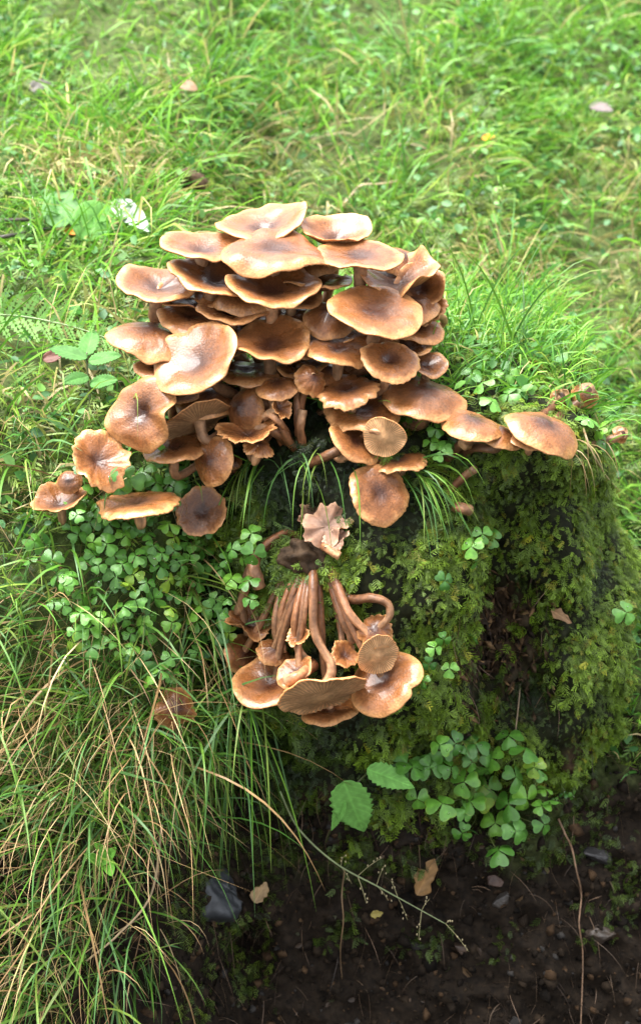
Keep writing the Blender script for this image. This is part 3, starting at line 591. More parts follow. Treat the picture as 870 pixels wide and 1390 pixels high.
sm_ = scatter(FRONDS[0][0], FRONDS[0][1], P, nrm(N + RNG.normal(0, .35, P.shape)), RNG.uniform(.006, .012, len(P)), np.array([0, -.2, -1.]) + RNG.normal(0, .8, P.shape), pick([[.035, .06, .007], [.06, .095, .01]], len(P)), None)
tag(mk('soil_moss', sm_[0], sm_[1], M_MOSS, None, sm_[2], smooth=False), 'sparse dark moss on the cut soil under the stump', 'moss', kind='stuff')

# ------------------------------------------------------------------ soil crumbs and root fibres
octv = np.array([[1, 0, 0], [-1, 0, 0], [0, 1, 0], [0, -1, 0], [0, 0, 1], [0, 0, -1.], [.6, .6, .5], [-.6, .5, -.5], [.5, -.6, -.5], [-.5, -.55, .6]])
octf = np.array([[0, 2, 6], [2, 4, 6], [4, 0, 6], [2, 1, 4], [0, 5, 2], [1, 3, 9], [3, 4, 9], [4, 1, 9], [3, 0, 4], [1, 2, 7], [2, 5, 7], [5, 1, 7], [3, 1, 5], [0, 3, 8], [3, 5, 8], [5, 0, 8]])
def soil_mask(c, n): return (c[:, 1] < .14) * (c[:, 1] > -.35) * (np.abs(c[:, 0]) < .6) * (c[:, 2] < -.22)
P, N = sample(GT, 11000, soil_mask); P2, N2 = sample(ST, 5000, lambda c, n: (n[:, 1] < .2) * (c[:, 2] < -.27))
P = np.vstack([P, P2]); N = np.vstack([N, N2]); n = len(P)
cr = scatter(octv * np.array([1, .8, .6]), octf, P, nrm(N + RNG.normal(0, .6, P.shape)), np.exp(RNG.normal(-6.1, .65, n)).clip(.0007, .011), None, pick([SOILC, SOILC * 1.7, SOILC * .6, [.045, .026, .013], [.03, .027, .024]], n, [.35, .25, .2, .13, .07]))
tag(mk('soil_crumbs', cr[0], cr[1], M_SOIL, None, cr[2], smooth=False), 'dark crumbly soil grains on the cut face', 'soil', kind='stuff')
P, N = sample(GT, 1500, soil_mask); P2, N2 = sample(ST, 450, lambda c, n: (n[:, 1] < .2) * (c[:, 2] < -.27))
P = np.vstack([P, P2]); N = np.vstack([N, N2])
lt = scatter(oval * np.array([1, 1, 1.6]), of, P + N * .001, nrm(N + RNG.normal(0, .55, P.shape)), np.exp(RNG.normal(-5.3, .45, len(P))).clip(.002, .012), None, pick([[.06, .034, .016], [.10, .06, .028], [.035, .022, .013], [.15, .10, .05], [.03, .03, .012]], len(P), [.3, .2, .3, .06, .14]))
tag(mk('leaf_litter', lt[0], lt[1], M_STRAW, None, lt[2], smooth=False), 'rotting brown leaf litter scraps on the cut soil', 'leaf litter', kind='stuff')
P, N = sample(GT, 3000, soil_mask); P2, N2 = sample(ST, 1300, lambda c, n: (n[:, 1] < .2) * ((c[:, 2] < -.25) | ((np.abs(c[:, 0] - .15) < .05) * (np.abs(c[:, 2] + .135) < .07))))
P = np.vstack([P, P2]); N = np.vstack([N, N2]); n = len(P)
rf = blades(P, N * .4 + np.array([0, -.1, -.5]) + RNG.normal(0, .5, (n, 3)), RNG.uniform(.01, .05, n), RNG.uniform(.0003, .0008, n), RNG.uniform(.5, 2, n), 5, pick([[.07, .042, .022], [.11, .07, .04], [.035, .02, .012], [.16, .10, .06]], n), sway=.7)
tag(mk('root_fibres', rf[0], rf[1], M_STRAW, None, rf[2]), 'fine brown rootlets hanging from the cut soil', 'roots', kind='stuff')

P, N = sample(ST, 420, lambda c, n: (n[:, 1] < .3) * np.exp(-((c[:, 0] - .152) / .03) ** 2 - ((c[:, 2] + .135) / .05) ** 2))
chip = np.array([[0, -.12, 0], [.5, -.2, .1], [1, 0, .05], [.45, .2, .06], [0, -.1, -.1], [.5, -.15, -.05], [.95, 0, -.02], [.45, .15, -.05]]); chf = np.array([[0, 1, 2, 3], [7, 6, 5, 4], [0, 4, 5, 1], [1, 5, 6, 2], [2, 6, 7, 3], [3, 7, 4, 0]])
ch = scatter(chip, chf, P, nrm(N + RNG.normal(0, .7, P.shape)), RNG.uniform(.004, .016, len(P)), np.array([0, -.3, -1.]) + RNG.normal(0, .7, P.shape), pick([[.10, .055, .025], [.05, .03, .016], [.20, .12, .055], [.03, .02, .012]], len(P), [.3, .3, .1, .3]))
tag(mk('wood_splinters', ch[0] - SLOC, ch[1], M_WOOD, stump, ch[2], smooth=False), None, kind='stuff')
# ------------------------------------------------------------------ grass on top of the stump
def top_mask(c, n): return (n[:, 2] > .45) * (c[:, 2] > .02) * np.where((c[:, 0] < .06) & (c[:, 1] < .16), .05, 1) * (c[:, 1] > np.where(c[:, 0] > .1, .05, .02))
P, N = sample(ST, 2600, top_mask); n = len(P); cc = pick(G_COL, n, G_P)
sg = blades(P, RNG.normal(0, .7, (n, 3)) * np.array([1, .8, .2]) + np.array([.15, .05, .8]), RNG.uniform(.025, .07, n), RNG.uniform(.001, .0024, n), RNG.uniform(.2, 1.2, n), 6, cc, cc * 1.1)
P, N = sample(ST, 900, top_mask); c3 = scatter(oval, of, P + N * .012, nrm(N + RNG.normal(0, .5, P.shape)), RNG.uniform(.006, .013, len(P)), None, pick([[.08, .22, .05], [.12, .27, .05]], len(P)))
sg = join([sg, c3]); tag(mk('stump_grass', sg[0], sg[1], M_GRASS, None, sg[2]), 'loose green grass growing on top of the stump', 'grass', kind='stuff')
def tuft(label, root, n, dirv, spread, lo, hi, dr, cols=GREEN, w_=(.0012, .0024), jit=14, name='grass_tuft', grp='grass tufts sprouting from moss and bank'):
    B = np.array([tuple(hit(root[0] + random.gauss(0, jit), root[1] + random.gauss(0, jit * .5), -.004)[0]) for _ in range(n)]); c = np.array(B[0])
    cc = pick(cols, n); v, f, cl = blades(B, np.array(dirv) + RNG.normal(0, spread, (n, 3)), RNG.uniform(lo, hi, n), RNG.uniform(*w_, n), RNG.uniform(dr * .6, dr * 1.3, n), 8, cc, cc * 1.05, sway=.2)
    return tag(mk(name, v - c, f, M_GRASS, None, cl, loc=c), label, 'grass tuft', grp)
tuft('grass tuft splaying out sideways beside the round outward-facing mushroom', (560, 640), 30, (.55, -.8, .15), .35, .04, .10, 1.2)
tuft('pale grass blades arching out of the moss below the main tuft', (430, 625), 16, (-.1, -.9, .1), .35, .05, .10, 1.8, jit=22)
tuft('thin green grass tuft under the broken stems', (345, 620), 18, (-.2, -.8, .1), .3, .04, .09, 1.8, jit=12)
tuft('long green blades trailing down from the edge of the sorrel over the moss', (316, 908), 40, (-.02, -.55, -.25), .26, .10, .23, 1.6, w_=(.0014, .003), jit=16)
tuft('green blades hanging over the grey stone', (300, 1000), 26, (.1, -.6, -.1), .3, .08, .16, 1.6, jit=22)
tuft('tall slender blades rising behind the long-stemmed mushroom', (690, 490), 14, (.2, .1, 1), .35, .06, .15, .5, jit=20)
tuft('tall slender blades rising beside the crumpled mushroom', (620, 470), 12, (-.15, .1, 1), .35, .07, .16, .5, jit=16)
tuft('sparse blades leaning over the far right of the stump rim', (812, 512), 9, (.4, .2, .9), .4, .06, .13, .8, jit=11)
tuft('straw and a few green stems drooping over the right rim', (770, 592), 9, (.15, -.8, .1), .3, .05, .09, 2.2, cols=STRAW, w_=(.0007, .0012), jit=22)
tuft('broad wet blades sticking out of the bank in front of the leaning mushrooms', (60, 620), 20, (-.1, -.4, .7), .45, .07, .14, .8, jit=40)
# dry thatch in the meadow
B = np.array([tuple(hit(RNG.normal(125, 55), RNG.normal(222, 17), .004)[0]) for _ in range(900)]); n = len(B); cc = pick([[.46, .38, .17], [.36, .31, .12], [.30, .30, .08]], n)
tv_ = blades(B, RNG.normal(0, 1, (n, 3)) * np.array([1, .6, .25]) + np.array([0, 0, .2]), RNG.uniform(.03, .08, n), RNG.uniform(.0008, .002, n), RNG.uniform(.4, 1.2, n), 5, cc, sway=.6)
tag(mk('dry_thatch', tv_[0], tv_[1], M_STRAW, None, tv_[2]), 'flattened patch of yellow dry grass in the meadow', 'dry grass', kind='stuff')

# ------------------------------------------------------------------ wood sorrel
def leaflet_mesh(seed):
    r = random.Random(seed); half = [(0, .015), (.15, .20), (.33, .42), (.55, .57), (.76, .60), (.93, .51), (1.0, .31), (.98, .13)]; mid = [0, .18, .38, .58, .76, .85, .90, .92]
    V = []; fold = r.uniform(.1, .4)
    for (x, y), m in zip(half, mid):
        for s in (-1, -.5, 0, .5, 1):
            xx = m + (x - m) * abs(s) ** 1.2; yy = y * s; V.append((xx, yy, .03 - fold * abs(yy) - .22 * xx * xx + .03 * math.sin(6 * xx + seed)))
    F = [tuple(int(i) for i in f) for f in grid_faces(8, 5)]
    base = np.array([[.075, .21, .026], [.11, .28, .032], [.16, .36, .04], [.050, .155, .022], [.09, .24, .035], [.20, .34, .035], [.065, .19, .022], [.12, .31, .045]][seed % 8])
    C = np.array([base * (1.3 if abs(v[1]) < .02 else 1.) * r.uniform(.85, 1.15) * (np.array([1.5, 1.1, .8]) if seed % 4 == 1 and v[0] > .9 else 1.) for v in V])
    o = mk('leaflet', np.array(V), F, M_LEAF, None, C); me = o.data; bpy.data.objects.remove(o); return me
LFM = [leaflet_mesh(i) for i in range(16)]
DEWP = []
def sorrel(label, group, leaves, size=(.0062, .0098), lift=(.020, .042), root=None):
    """leaves = list of (px, py); each leaf: its stalk, and three leaflets on it"""
    mx_, my_ = sum(l[0] for l in leaves) / len(leaves), sum(l[1] for l in leaves) / len(leaves)
    rp, rn = hit(mx_, my_ + 8) if root is None else hit(*root)
    e = empty('wood_sorrel', rp, label, 'wood sorrel', group)
    for (px, py) in leaves:
        s = random.uniform(*size); p, n_ = hit(px, py, random.uniform(*lift))
        up = (n_ * .35 + Vector((0, -.35, .65)) + Vector((random.gauss(0, .42), random.gauss(0, .34), random.gauss(0, .3)))).normalized()
        b = rp * .55 + hit(px, py + 10)[0] * .45; b = b - n_ * .003; b2 = BVH.find_nearest(b)[0]; b = b2 - n_ * .002
        pts = [b, b * .5 + p * .5 + n_ * .006 + Vector((random.gauss(0, .003), 0, .002)), p - up * .004, p]
        v, f, tq = tube(pts, [.00045, .0004, .00035, .0003], 5, 4, 0, 1)
        st = mk('leaf_stalk', v - np.array(rp), f, M_LEAF, e, np.tile([.14, .17, .05], (len(v), 1)))
        x0 = up.orthogonal().normalized(); x0.rotate(Matrix.Rotation(random.uniform(0, 6.28), 3, up))
        pal = random.choice([0, 1, 2, 3, 4, 6, 7, 0, 1, 2, 6, 7, 5])
        for k in range(3):
            x = x0.copy(); x.rotate(Matrix.Rotation(k * 2 * PI / 3 + random.gauss(0, .1), 3, up)); x = (x + up * random.uniform(-.25, .1)).normalized()
            y = up.cross(x).normalized(); z = x.cross(y)
            o = bpy.data.objects.new('leaflet', LFM[pal + 8 * random.randint(0, 1)]); COL.objects.link(o); o.parent = st
            sc = s * random.uniform(.9, 1.1); Rm = Matrix((x, y, z)).transposed().to_4x4()
            DEWP.append(tuple(p + x * sc * random.uniform(.3, .8) + z * .0004)); o.matrix_local = Matrix.Translation(p - rp + x * .0004) @ Rm @ Matrix.Scale(sc, 4)
    return e
def spread(n, inside, box, dmin):
    out = []; tries = 0
    while len(out) < n and tries < n * 60:
        tries += 1; q = (random.uniform(box[0], box[2]), random.uniform(box[1], box[3]))
        if inside(*q) and all((q[0] - r[0]) ** 2 + (q[1] - r[1]) ** 2 > dmin * dmin for r in out): out.append(q)
    return out
def clumps(pts, k):
    seeds = random.sample(pts, k); g = [[] for _ in seeds]
    for p in pts: g[min(range(k), key=lambda i: (p[0] - seeds[i][0]) ** 2 + (p[1] - seeds[i][1]) ** 2)].append(p)
    return [x for x in g if x]
ls = spread(125, lambda x, y: (((x - 205) / 160) ** 2 + ((y - 775) / 130) ** 2 + .9 * mnoise.noise(Vector((x * .018, y * .018, 3))) < .85), (40, 650, 345, 930), 13)
for g in clumps(ls, 17): sorrel('wood sorrel clump with wet round leaflets on the grassy bank', 'wood sorrel clumps on the grassy bank', g)
sorrel('wood sorrel sprig overlapping the tall wavy orange mushroom', 'wood sorrel sprigs', [(112, 636), (150, 645), (125, 657), (105, 698)], (.006, .009), (.06, .07), root=(130, 690))
sorrel('dark wood sorrel in the shade under the big wet mushroom', 'wood sorrel sprigs', [(195, 640), (228, 612), (240, 650), (212, 655), (252, 632), (176, 650)], (.009, .012))
big = [(560, 1042), (566, 1085), (600, 1020), (585, 1040), (612, 1042), (600, 1092), (632, 1100), (640, 1035), (630, 1062), (655, 1050), (668, 1030), (662, 1070), (645, 1010), (690, 1000), (713, 1018), (725, 1042), (700, 1055), (715, 1085), (735, 1095), (690, 1092), (672, 1118), (705, 1125), (738, 1120), (676, 1155), (650, 1085), (618, 1010), (597, 1012), (635, 1125), (740, 1072)]
sorrel('large glistening wood sorrel clump growing below the mossy face', 'wood sorrel sprigs', big + [(x + random.uniform(-14, 14), y + random.uniform(-12, 12)) for x, y in big[::3]], (.0075, .0142), (.022, .045), root=(655, 1075))
sorrel('wood sorrel sprig growing in the crevice beside the rotten hollow', 'wood sorrel sprigs', [(655, 725), (662, 748), (640, 742), (648, 762), (668, 730)], (.007, .011))
sorrel('trailing wood sorrel runner left of the rotten hollow', 'wood sorrel sprigs', [(602, 868), (645, 866), (582, 902), (610, 908), (604, 788), (575, 925), (590, 880)], (.005, .0085), root=(600, 890))
sorrel('wood sorrel sprig at the outer right flank of the stump', 'wood sorrel sprigs', [(850, 832), (862, 845), (866, 826), (855, 856)], (.008, .011))
sorrel('wood sorrel clump behind the slanting ringed mushroom', 'wood sorrel sprigs', [(655, 520), (668, 545), (690, 535), (640, 508), (715, 525), (700, 512), (672, 505)], (.007, .011), (.02, .035))
sorrel('wood sorrel clump at the far right corner of the stump rim', 'wood sorrel sprigs', [(815, 555), (830, 572), (812, 582), (838, 548), (822, 600), (800, 568)], (.008, .012))
sorrel('small wood sorrel under the wide glossy mushroom flank', 'wood sorrel sprigs', [(592, 582), (612, 598), (598, 612), (585, 600)], (.006, .009))
sorrel('tiny wood sorrel seedling on the cut soil', 'wood sorrel sprigs', [(765, 1078), (778, 1080), (752, 1085)], (.003, .005), (.01, .02))

# ------------------------------------------------------------------ broad leaves, twigs, fern
def leaf_geo(base, tip, width, nrm_, colr, serr=0., fold=.15, curl=.1, veins=8, pale=1.35, shape=1.0, nx=40, ny=15, seed=0, notch=0.):
    """leaf between two points; returns world V, F, C. The blade is a closed thin sheet"""
    ax = tip - base; L = ax.length; x = ax.normalized(); n_ = Vector(nrm_); n_ = (n_ - x * n_.dot(x)).normalized(); y = n_.cross(x); V, C = [], []
    for side in (0, 1):
        for i in range(nx + 1):
            t = i / nx; hw = width * .5 * (max(t, 1e-4) ** .55 * max(1 - t, 0) ** (.8 * shape) / .40 + .012)
            for j in range(ny):
                s = -1 + 2 * j / (ny - 1); e = 1 + serr * (((i * .25) % 1) - .5) * abs(s) ** 3 * -1 + notch * mnoise.noise(Vector((t * 5, s * 3, seed)))* abs(s)
                z = -fold * hw * (1 - abs(s)) * 1. + curl * L * (t - t * t) * 2 + .06 * width * mnoise.noise(Vector((t * 3, s * 1.5, seed)))
                vp = (t * veins - abs(s) * 1.6) % 1; vein = max(math.exp(-(s / .07) ** 2), .7 * math.exp(-((vp - .5) / .12) ** 2)) if veins else 0
                z -= .010 * width * vein
                V.append(base + x * (t * L) + y * (hw * s * e) + n_ * (z - side * .0004)); C.append(np.array(colr) * (1 + (pale - 1) * vein) * (1 + .15 * mnoise.noise(Vector((t * 6, s * 4, seed + 5)))))
    m = (nx + 1) * ny; f1 = grid_faces(nx + 1, ny); F = np.vstack([f1, f1[:, ::-1] + m])
    ed = [(i * ny, (i + 1) * ny, (i + 1) * ny + m, i * ny + m) for i in range(nx)] + [((i + 1) * ny - 1, i * ny + m + ny - 1, (i + 1) * ny + m + ny - 1, (i + 2) * ny - 1) for i in range(nx)]
    ed = [(a, b, c, d) if q < nx else ((q - nx) * ny + ny - 1, (q - nx) * ny + ny - 1 + m, (q - nx + 1) * ny + ny - 1 + m, (q - nx + 1) * ny + ny - 1) for q, (a, b, c, d) in enumerate(ed)]
    return np.array([tuple(v) for v in V]), np.vstack([F, np.array(ed)]), np.array(C)
def lone_leaf(label, b, t, width, nv, colr, name='fallen_leaf', mat=None, group='fallen leaves', **kw):
    B, T = hit(*b)[0], hit(*t)[0]; v, f, c = leaf_geo(B, T, width * PXM * 1.1, nv, colr, seed=b[0] * .1, **kw)
    return tag(mk(name, v - np.array(B), f, mat or M_DULL, None, np.clip(c, 0, 1), loc=B), label, 'leaf', group)
lone_leaf('pale green oval leaf standing upright in the grass above two dark twigs', (80, 308, .04), (84, 258, .065), 44, (-.1, -1, .4), (.13, .27, .09), veins=6, curl=.04, shape=.6)
lone_leaf('broad green leaf leaning beside the upright oval one', (108, 322, .05), (146, 278, .065), 50, (.1, -1, .45), (.12, .29, .06), veins=6, curl=.05, shape=.6)
lone_leaf('curled white-backed leaf lying in the grass behind the tuft', (154, 272, .04), (202, 314, .035), 34, (-.3, -.5, .9), (.50, .55, .50), veins=5, curl=.14, fold=.5, notch=.3)
lone_leaf('small orange dead leaf under the broad green leaves', (82, 308, .025), (104, 318, .03), 13, (0, -.7, .7), (.62, .22, .02), mat=M_STRAW, veins=4)
lone_leaf('tiny bright orange leaf in the far meadow', (655, 188, .04), (672, 183, .045), 12, (0, -.6, .8), (.75, .28, .02), mat=M_STRAW, veins=4)
lone_leaf('tan withered leaf in the meadow beyond the thatch', (244, 112, .04), (268, 122, .045), 22, (0, -.6, .8), (.20, .11, .05), mat=M_STRAW, veins=5, curl=.2)
lone_leaf('greyish dead leaf near the meadow edge', (40, 120, .04), (70, 112, .045), 26, (0, -.6, .8), (.10, .09, .075), mat=M_STRAW, veins=5, curl=.15)
lone_leaf('grey-purple dead leaf far right in the meadow', (800, 142, .04), (832, 150, .045), 22, (0, -.6, .8), (.12, .09, .085), mat=M_STRAW, veins=5, curl=.15)
lone_leaf('dark reddish dead leaf under the small herb', (58, 488, .02), (88, 478, .024), 18, (0, -.6, .8), (.12, .035, .02), mat=M_STRAW, veins=5)
lone_leaf('ragged ochre dead leaf stuck on the soil below the sorrel clump', (566, 1216, .012), (590, 1166, .012), 26, (.1, -1, .3), (.27, .15, .055), mat=M_STRAW, veins=5, notch=.8, curl=.05)
lone_leaf('small tan dead leaf caught beside the grey stone', (345, 1226, .012), (362, 1198, .014), 18, (.1, -1, .3), (.32, .21, .10), mat=M_STRAW, veins=4, notch=.8)
lone_leaf('little yellowish leaf scrap on the dark soil', (503, 1243, .01), (520, 1240, .012), 10, (.1, -1, .3), (.30, .24, .06), mat=M_STRAW, veins=3, notch=.6)
lone_leaf('brown bark-like leaf scrap inside the rotten hollow', (748, 828, .012), (776, 846, .014), 12, (0, -1, .4), (.34, .20, .10), mat=M_STRAW, veins=3, notch=.8)
def plant(name, label, cat, stem_pts, leaves, colr, srad=.0008, group=None, **kw):
    W = [hit(*p)[0] for p in stem_pts]; B = W[0]; e = empty(name, B, label, cat, group); v, f, tq = tube(W, [srad] * len(W), 6, 6, .05, 2)
    mk('stem', v - np.array(B), f, M_LEAF, e, np.tile([.10, .12, .04], (len(v), 1)))
    for (b, t, wd, nv) in leaves:
        v, f, c = leaf_geo(hit(*b)[0], hit(*t)[0], wd * PXM * 1.1, nv, np.array(colr) * random.uniform(.85, 1.15), seed=b[1] * .1, **kw); mk('leaf', v - np.array(B), f, M_DULL, e, np.clip(c, 0, 1))
    return e
plant('bramble_seedling', 'young bramble seedling with toothed bright leaves below the hanging mushrooms', 'seedling',
      [(440, 1150, 0), (452, 1120, .02), (475, 1075, .03), (498, 1050, .03)],
      [((466, 1062, .036), (494, 1130, .046), 54, (-.1, -1, .45)), ((498, 1044, .035), (563, 1070, .045), 32, (-.1, -.7, .8)), ((468, 1088, .03), (450, 1128, .038), 20, (-.8, -.6, .3))], (.20, .46, .10), shape=1.25, serr=.25, veins=9, group=None)
plant('meadow_herb', 'small dark-stemmed herb with toothed leaves in the grass left of the tuft', 'herb',
      [(125, 570, 0), (121, 530, .03), (118, 490, .055), (118, 478, .06)],
      [((118, 486, .06), (66, 472, .06), 22, (0, -.4, .9)), ((116, 482, .06), (128, 448, .05), 24, (0, -.5, .9)), ((120, 490, .06), (165, 482, .06), 22, (0, -.4, .9)), ((120, 510, .05), (85, 520, .06), 20, (0, -.6, .8)), ((122, 520, .045), (160, 516, .055), 20, (0, -.6, .8))], (.085, .22, .05), serr=.35, veins=7)
plant('meadow_herb', 'bright yellow-green chickweed sprig on the lower bank', 'herb',
      [(120, 1195, 0), (135, 1180, .02), (150, 1165, .03)],
      [((135, 1175, .03), (158, 1150, .034), 14, (0, -.8, .6)), ((140, 1172, .03), (115, 1160, .034), 13, (0, -.8, .6)), ((146, 1170, .03), (152, 1190, .036), 14, (0, -.8, .5)), ((150, 1163, .03), (128, 1145, .034), 12, (0, -.8, .5))], (.16, .40, .05), veins=3)
# fern frond
FW_ = [hit(-45, 428, .03)[0], hit(20, 428, .05)[0], hit(85, 440, .055)[0], hit(135, 455, .05)[0], hit(168, 472, .045)[0]]
fe = empty('fern_frond', FW_[0], 'pale green feathery fern frond leaning over the grass left of the tuft', 'fern'); fb_ = np.array(FW_[0])
v, f, tq = tube(FW_, [.0011, .001, .0008, .0006, .0003], 6, 10, 0, 3); mk('rachis', v - fb_, f, M_LEAF, fe, np.tile([.20, .30, .10], (len(v), 1)))
axis = v[:-2].reshape(-1, 6, 3).mean(1)
for i in range(3, len(axis) - 1, 3):
    t = i / len(axis); p = Vector(axis[i]); tg = Vector(axis[i + 1] - axis[i - 1]).normalized()
    for s in (-1, 1):
        d = (tg * .5 + (UP if s > 0 else -UP) * .75 + Vector((0, -.2, .15))).normalized(); L = .034 * (1 - t) ** .7 + .003; sd2 = (d.cross(-FW).normalized() + Vector((random.gauss(0, .2), random.gauss(0, .35), random.gauss(0, .2)))).normalized(); PV, PF = [], []
        nl = 7
        for q in range(nl):
            u = q / nl; a = p + d * (L * u); wl = L * .19 * (1 - u) ** .7 + .0005
            for s2 in (-1, 1):
                k = len(PV); tp = a + sd2 * (s2 * wl) + d * (wl * .6); PV += [a, a + d * (L / nl * 1.0) + sd2 * s2 * wl * .3, tp, a + sd2 * (s2 * wl * .6)]; PF.append((k, k + 1, k + 2, k + 3))
        mk('pinna', np.array([tuple(x_) for x_ in PV]) - fb_, PF, M_DULL, fe, np.tile([.20, .38, .10], (len(PV), 1)), smooth=False)
def strand(name, label, cat, pts, r0, r1, colr, mat=M_TWIG, group=None, wob=.1, parent=None):
    W = [hit(*p)[0] for p in pts]; v, f, tq = tube(W, list(np.linspace(r0, r1, len(W))), 7, 8, wob, pts[0][0]); B = W[0]
    return tag(mk(name, v - np.array(B), f, mat, parent, np.array([np.array(colr) * (1 + .3 * mnoise.noise(Vector(p) * 120)) for p in v]), loc=B), label, cat, group)
strand('twig', 'upper dark twig lying in the grass behind the leaves', 'twig', [(-40, 302, .012), (0, 299, .02), (40, 297, .022), (70, 293, .018)], .0024, .0013, (.08, .06, .05))
strand('twig', 'lower dark twig lying in the grass with a bend', 'twig', [(-40, 328, .01), (10, 320, .02), (45, 313, .022), (75, 309, .018)], .002, .0016, (.06, .05, .045))
strand('dead_stalk', 'bent dry grass stalk arching over the crown of the tuft', 'stalk', [(455, 292, -.004), (472, 270, .03), (490, 251, .05), (515, 249, .05), (540, 245, .03)], .0011, .0008, (.55, .42, .26), M_STRAW)
strand('root', 'long thin brown root hanging down the cut soil', 'root', [(758, 1112, .002), (768, 1135, .014), (776, 1152, .010), (783, 1185, .016), (789, 1215, .010), (786, 1255, .014), (791, 1300, .010), (788, 1400, .012)], .0010, .0006, (.20, .12, .07))
strand('root', 'short pale root above the large sorrel clump', 'root', [(706, 925, .004), (704, 955, .012), (697, 1015, .012)], .0008, .0006, (.22, .16, .10))
strand('dead_stalk', 'straight dry stalk hanging in front of the dark soil', 'stalk', [(468, 1180, .006), (464, 1215, .016), (466, 1250, .012), (462, 1290, .014), (464, 1330, .002)], .0007, .0004, (.24, .15, .08), M_STRAW)
strand('dead_stalk', 'long dry stalk crossing the hanging straw diagonally', 'stalk', [(220, 1120, .02), (205, 1215, .03), (160, 1270, .03), (118, 1305, .01)], .0011, .0008, (.45, .32, .19), M_STRAW)
strand('dead_stalk', 'thin dry straws forking over the right rim of the stump', 'stalk', [(790, 575, .0), (800, 605, .03), (822, 645, .04), (842, 668, .04)], .0010, .0006, (.45, .34, .18), M_STRAW)
# arching grass stalk with an airy seed head
W = [hit(380, 1075, .02)[0], hit(405, 1125, .04)[0], hit(455, 1172, .05)[0], hit(520, 1208, .055)[0], hit(605, 1255, .05)[0]]; B = W[0]; e = empty('grass_stalk', B, 'dewy arching grass stalk with an airy seed head over the dark soil', 'grass stalk')
v, f, tq = tube(W, [.0009, .0009, .0008, .0007, .0004], 6, 8, 0, 1); mk('stem', v - np.array(B), f, M_GRASS, e, np.tile([.34, .40, .20], (len(v), 1)))
axis = v[:-2].reshape(-1, 6, 3).mean(1)
for i in range(17, len(axis), 3):
    for s in (-1, 1):
        p = Vector(axis[i]); d = Vector((random.uniform(-.3, .6), random.uniform(-.5, .2), s * random.uniform(.4, .9))).normalized(); L = random.uniform(.012, .028); q = [p, p + d * L * .5 + Vector((.003, 0, 0)), p + d * L + Vector((.006, 0, -.003))]
        v, f, tq = tube(q, [.0003, .00025, .0002], 5, 4, 0, 1); br = mk('branch', v - np.array(B), f, M_STRAW, e, np.tile([.40, .36, .18], (len(v), 1)))
        for u in range(4):
            c = q[1].lerp(q[2], u / 3) + Vector((random.gauss(0, .0015), random.gauss(0, .001), random.gauss(0, .0015))); vv = octv * np.array([.0006, .0006, .0014]) + np.array(c); mk('spikelet', vv - np.array(B), octf, M_STRAW, br, np.tile([.58, .48, .28], (10, 1)))
# ------------------------------------------------------------------ stones and clods
def stone(label, px, py, off, size, colr, seed, group='stones in the cut soil', rot=0):
    r = random.Random(seed); c, n_ = hit(px, py, off); pl = [(Vector((r.gauss(0, 1), r.gauss(0, 1), r.gauss(0, 1))).normalized(), r.uniform(.45, .85)) for _ in range(12)]; V = []; n = 30
    for i in range(n + 1):
        for j in range(2 * n):
            a, b = PI * i / n, PI * j / n; p = Vector((math.sin(a) * math.cos(b), math.sin(a) * math.sin(b), math.cos(a)))
            k = min([1.] + [h / max(p.dot(q), 1e-3) for q, h in pl if p.dot(q) > .05]); p = p * k; p *= 1 + .10 * mnoise.fractal(p * 5 + Vector((seed, 0, 0)), 1, 2, 4); p = Vector((p.x * size[0], p.y * size[1], p.z * size[2])); p.rotate(Matrix.Rotation(rot, 3, 'Y')); V.append(p)
    C = np.array([np.array(colr) * (1 + .5 * mnoise.noise(Vector(v) * 90)) for v in V])
    return tag(mk('stone', np.array([tuple(v) for v in V]), grid_faces(n + 1, 2 * n, True), M_STONE, None, np.clip(C, .005, 1), smooth=False, loc=c), label, 'stone', group)
stone('wet blue-grey slab of stone jutting from the bank under hanging grass', 288, 1225, -.006, (.042, .026, .036), (.034, .037, .041), 5, rot=.9)
stone('small dull grey pebble in the soil below the sorrel clump', 682, 1222, .003, (.011, .008, .008), (.045, .038, .032), 9)
stone('reddish brown pebble pressed into the soil', 672, 1198, .002, (.012, .008, .008), (.06, .03, .018), 12)
stone('pale brown stone at the foot of the soil face', 818, 1270, -.003, (.020, .012, .010), (.05, .036, .026), 15, rot=-.3)
stone('small brown stone low in the soil', 628, 1288, .002, (.010, .008, .006), (.07, .045, .03), 18)
stone('grey flint on the upper soil edge below the mossy buttress', 808, 1160, .002, (.016, .010, .008), (.028, .026, .026), 21, rot=.4)
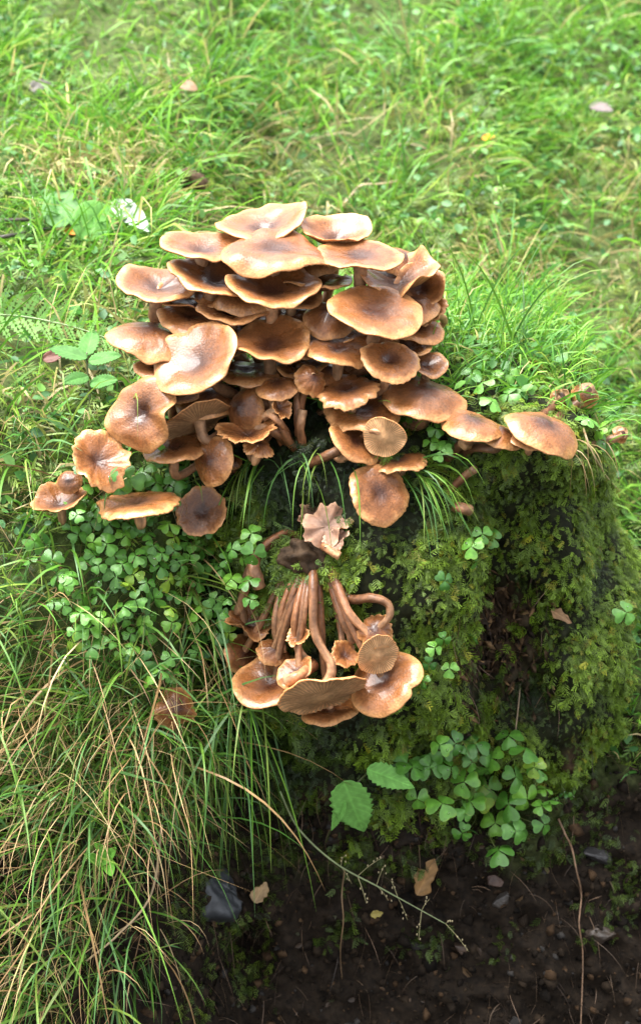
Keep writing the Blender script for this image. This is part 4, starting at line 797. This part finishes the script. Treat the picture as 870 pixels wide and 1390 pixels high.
lump('soil_clod', 'dark brown clod of earth lying in the meadow behind the tuft', 'clod', 262, 245, .012, .015, .010, .010, (.07, .045, .025), M_SOIL, 5, .5, 60, tilt=.6)
tuft('grey-green tangled moss cushion beside the notched pale mushroom', (136, 690), 90, (0, -.6, .7), .7, .012, .028, .4, cols=[[.22, .22, .12], [.14, .15, .07], [.30, .28, .17]], w_=(.0005, .001), jit=7, name='moss_cushion', grp=None)
# moss tuft on the torn base
P = np.array([tuple(hit(random.gauss(388, 14), random.gauss(762, 16), random.uniform(.004, .02))[0]) for _ in range(260)]); c0 = np.array(hit(388, 762)[0])
tm = scatter(FRONDS[0][0], FRONDS[0][1], P, nrm(np.array([0, -.8, .5]) + RNG.normal(0, .4, P.shape)), RNG.uniform(.007, .014, len(P)), np.array([0, -.2, -1.]) + RNG.normal(0, .8, P.shape), pick([[.12, .20, .02], [.08, .15, .02], [.16, .24, .03]], len(P)))
tag(mk('moss_tuft', tm[0] - c0, tm[1], M_MOSS, None, tm[2], smooth=False, loc=c0), 'bright green moss tuft clinging to the torn base of the hanging mushrooms', 'moss')

# ------------------------------------------------------------------ dew
mw = bpy.data.materials.new('dew_water'); mw.use_nodes = True; pb = mw.node_tree.nodes['Principled BSDF']
pb.inputs['Base Color'].default_value = (1, 1, 1, 1); pb.inputs['Transmission Weight'].default_value = 1; pb.inputs['IOR'].default_value = 1.33; pb.inputs['Roughness'].default_value = .02
vv, ff = [], []
for i in range(5):
    for j in range(8): a, b = PI * i / 4, 2 * PI * j / 8; vv.append((math.sin(a) * math.cos(b), math.sin(a) * math.sin(b), math.cos(a)))
dv = np.array(vv); df = grid_faces(5, 8, True)
P = np.vstack([b1[0][RNG.choice(len(b1[0]), 1300)], dg[0][RNG.choice(len(dg[0]), 160)], np.array(DEWP)[RNG.choice(len(DEWP), 260)]])
dw = scatter(dv, df, P, np.tile([0, 0, 1.], (len(P), 1)), RNG.uniform(.0005, .0013, len(P)), None, np.ones((len(P), 3)))
tag(mk('dew_drops', dw[0], dw[1], mw, None, None), 'tiny clear dew drops sprinkled on the grass', 'dew', kind='stuff')
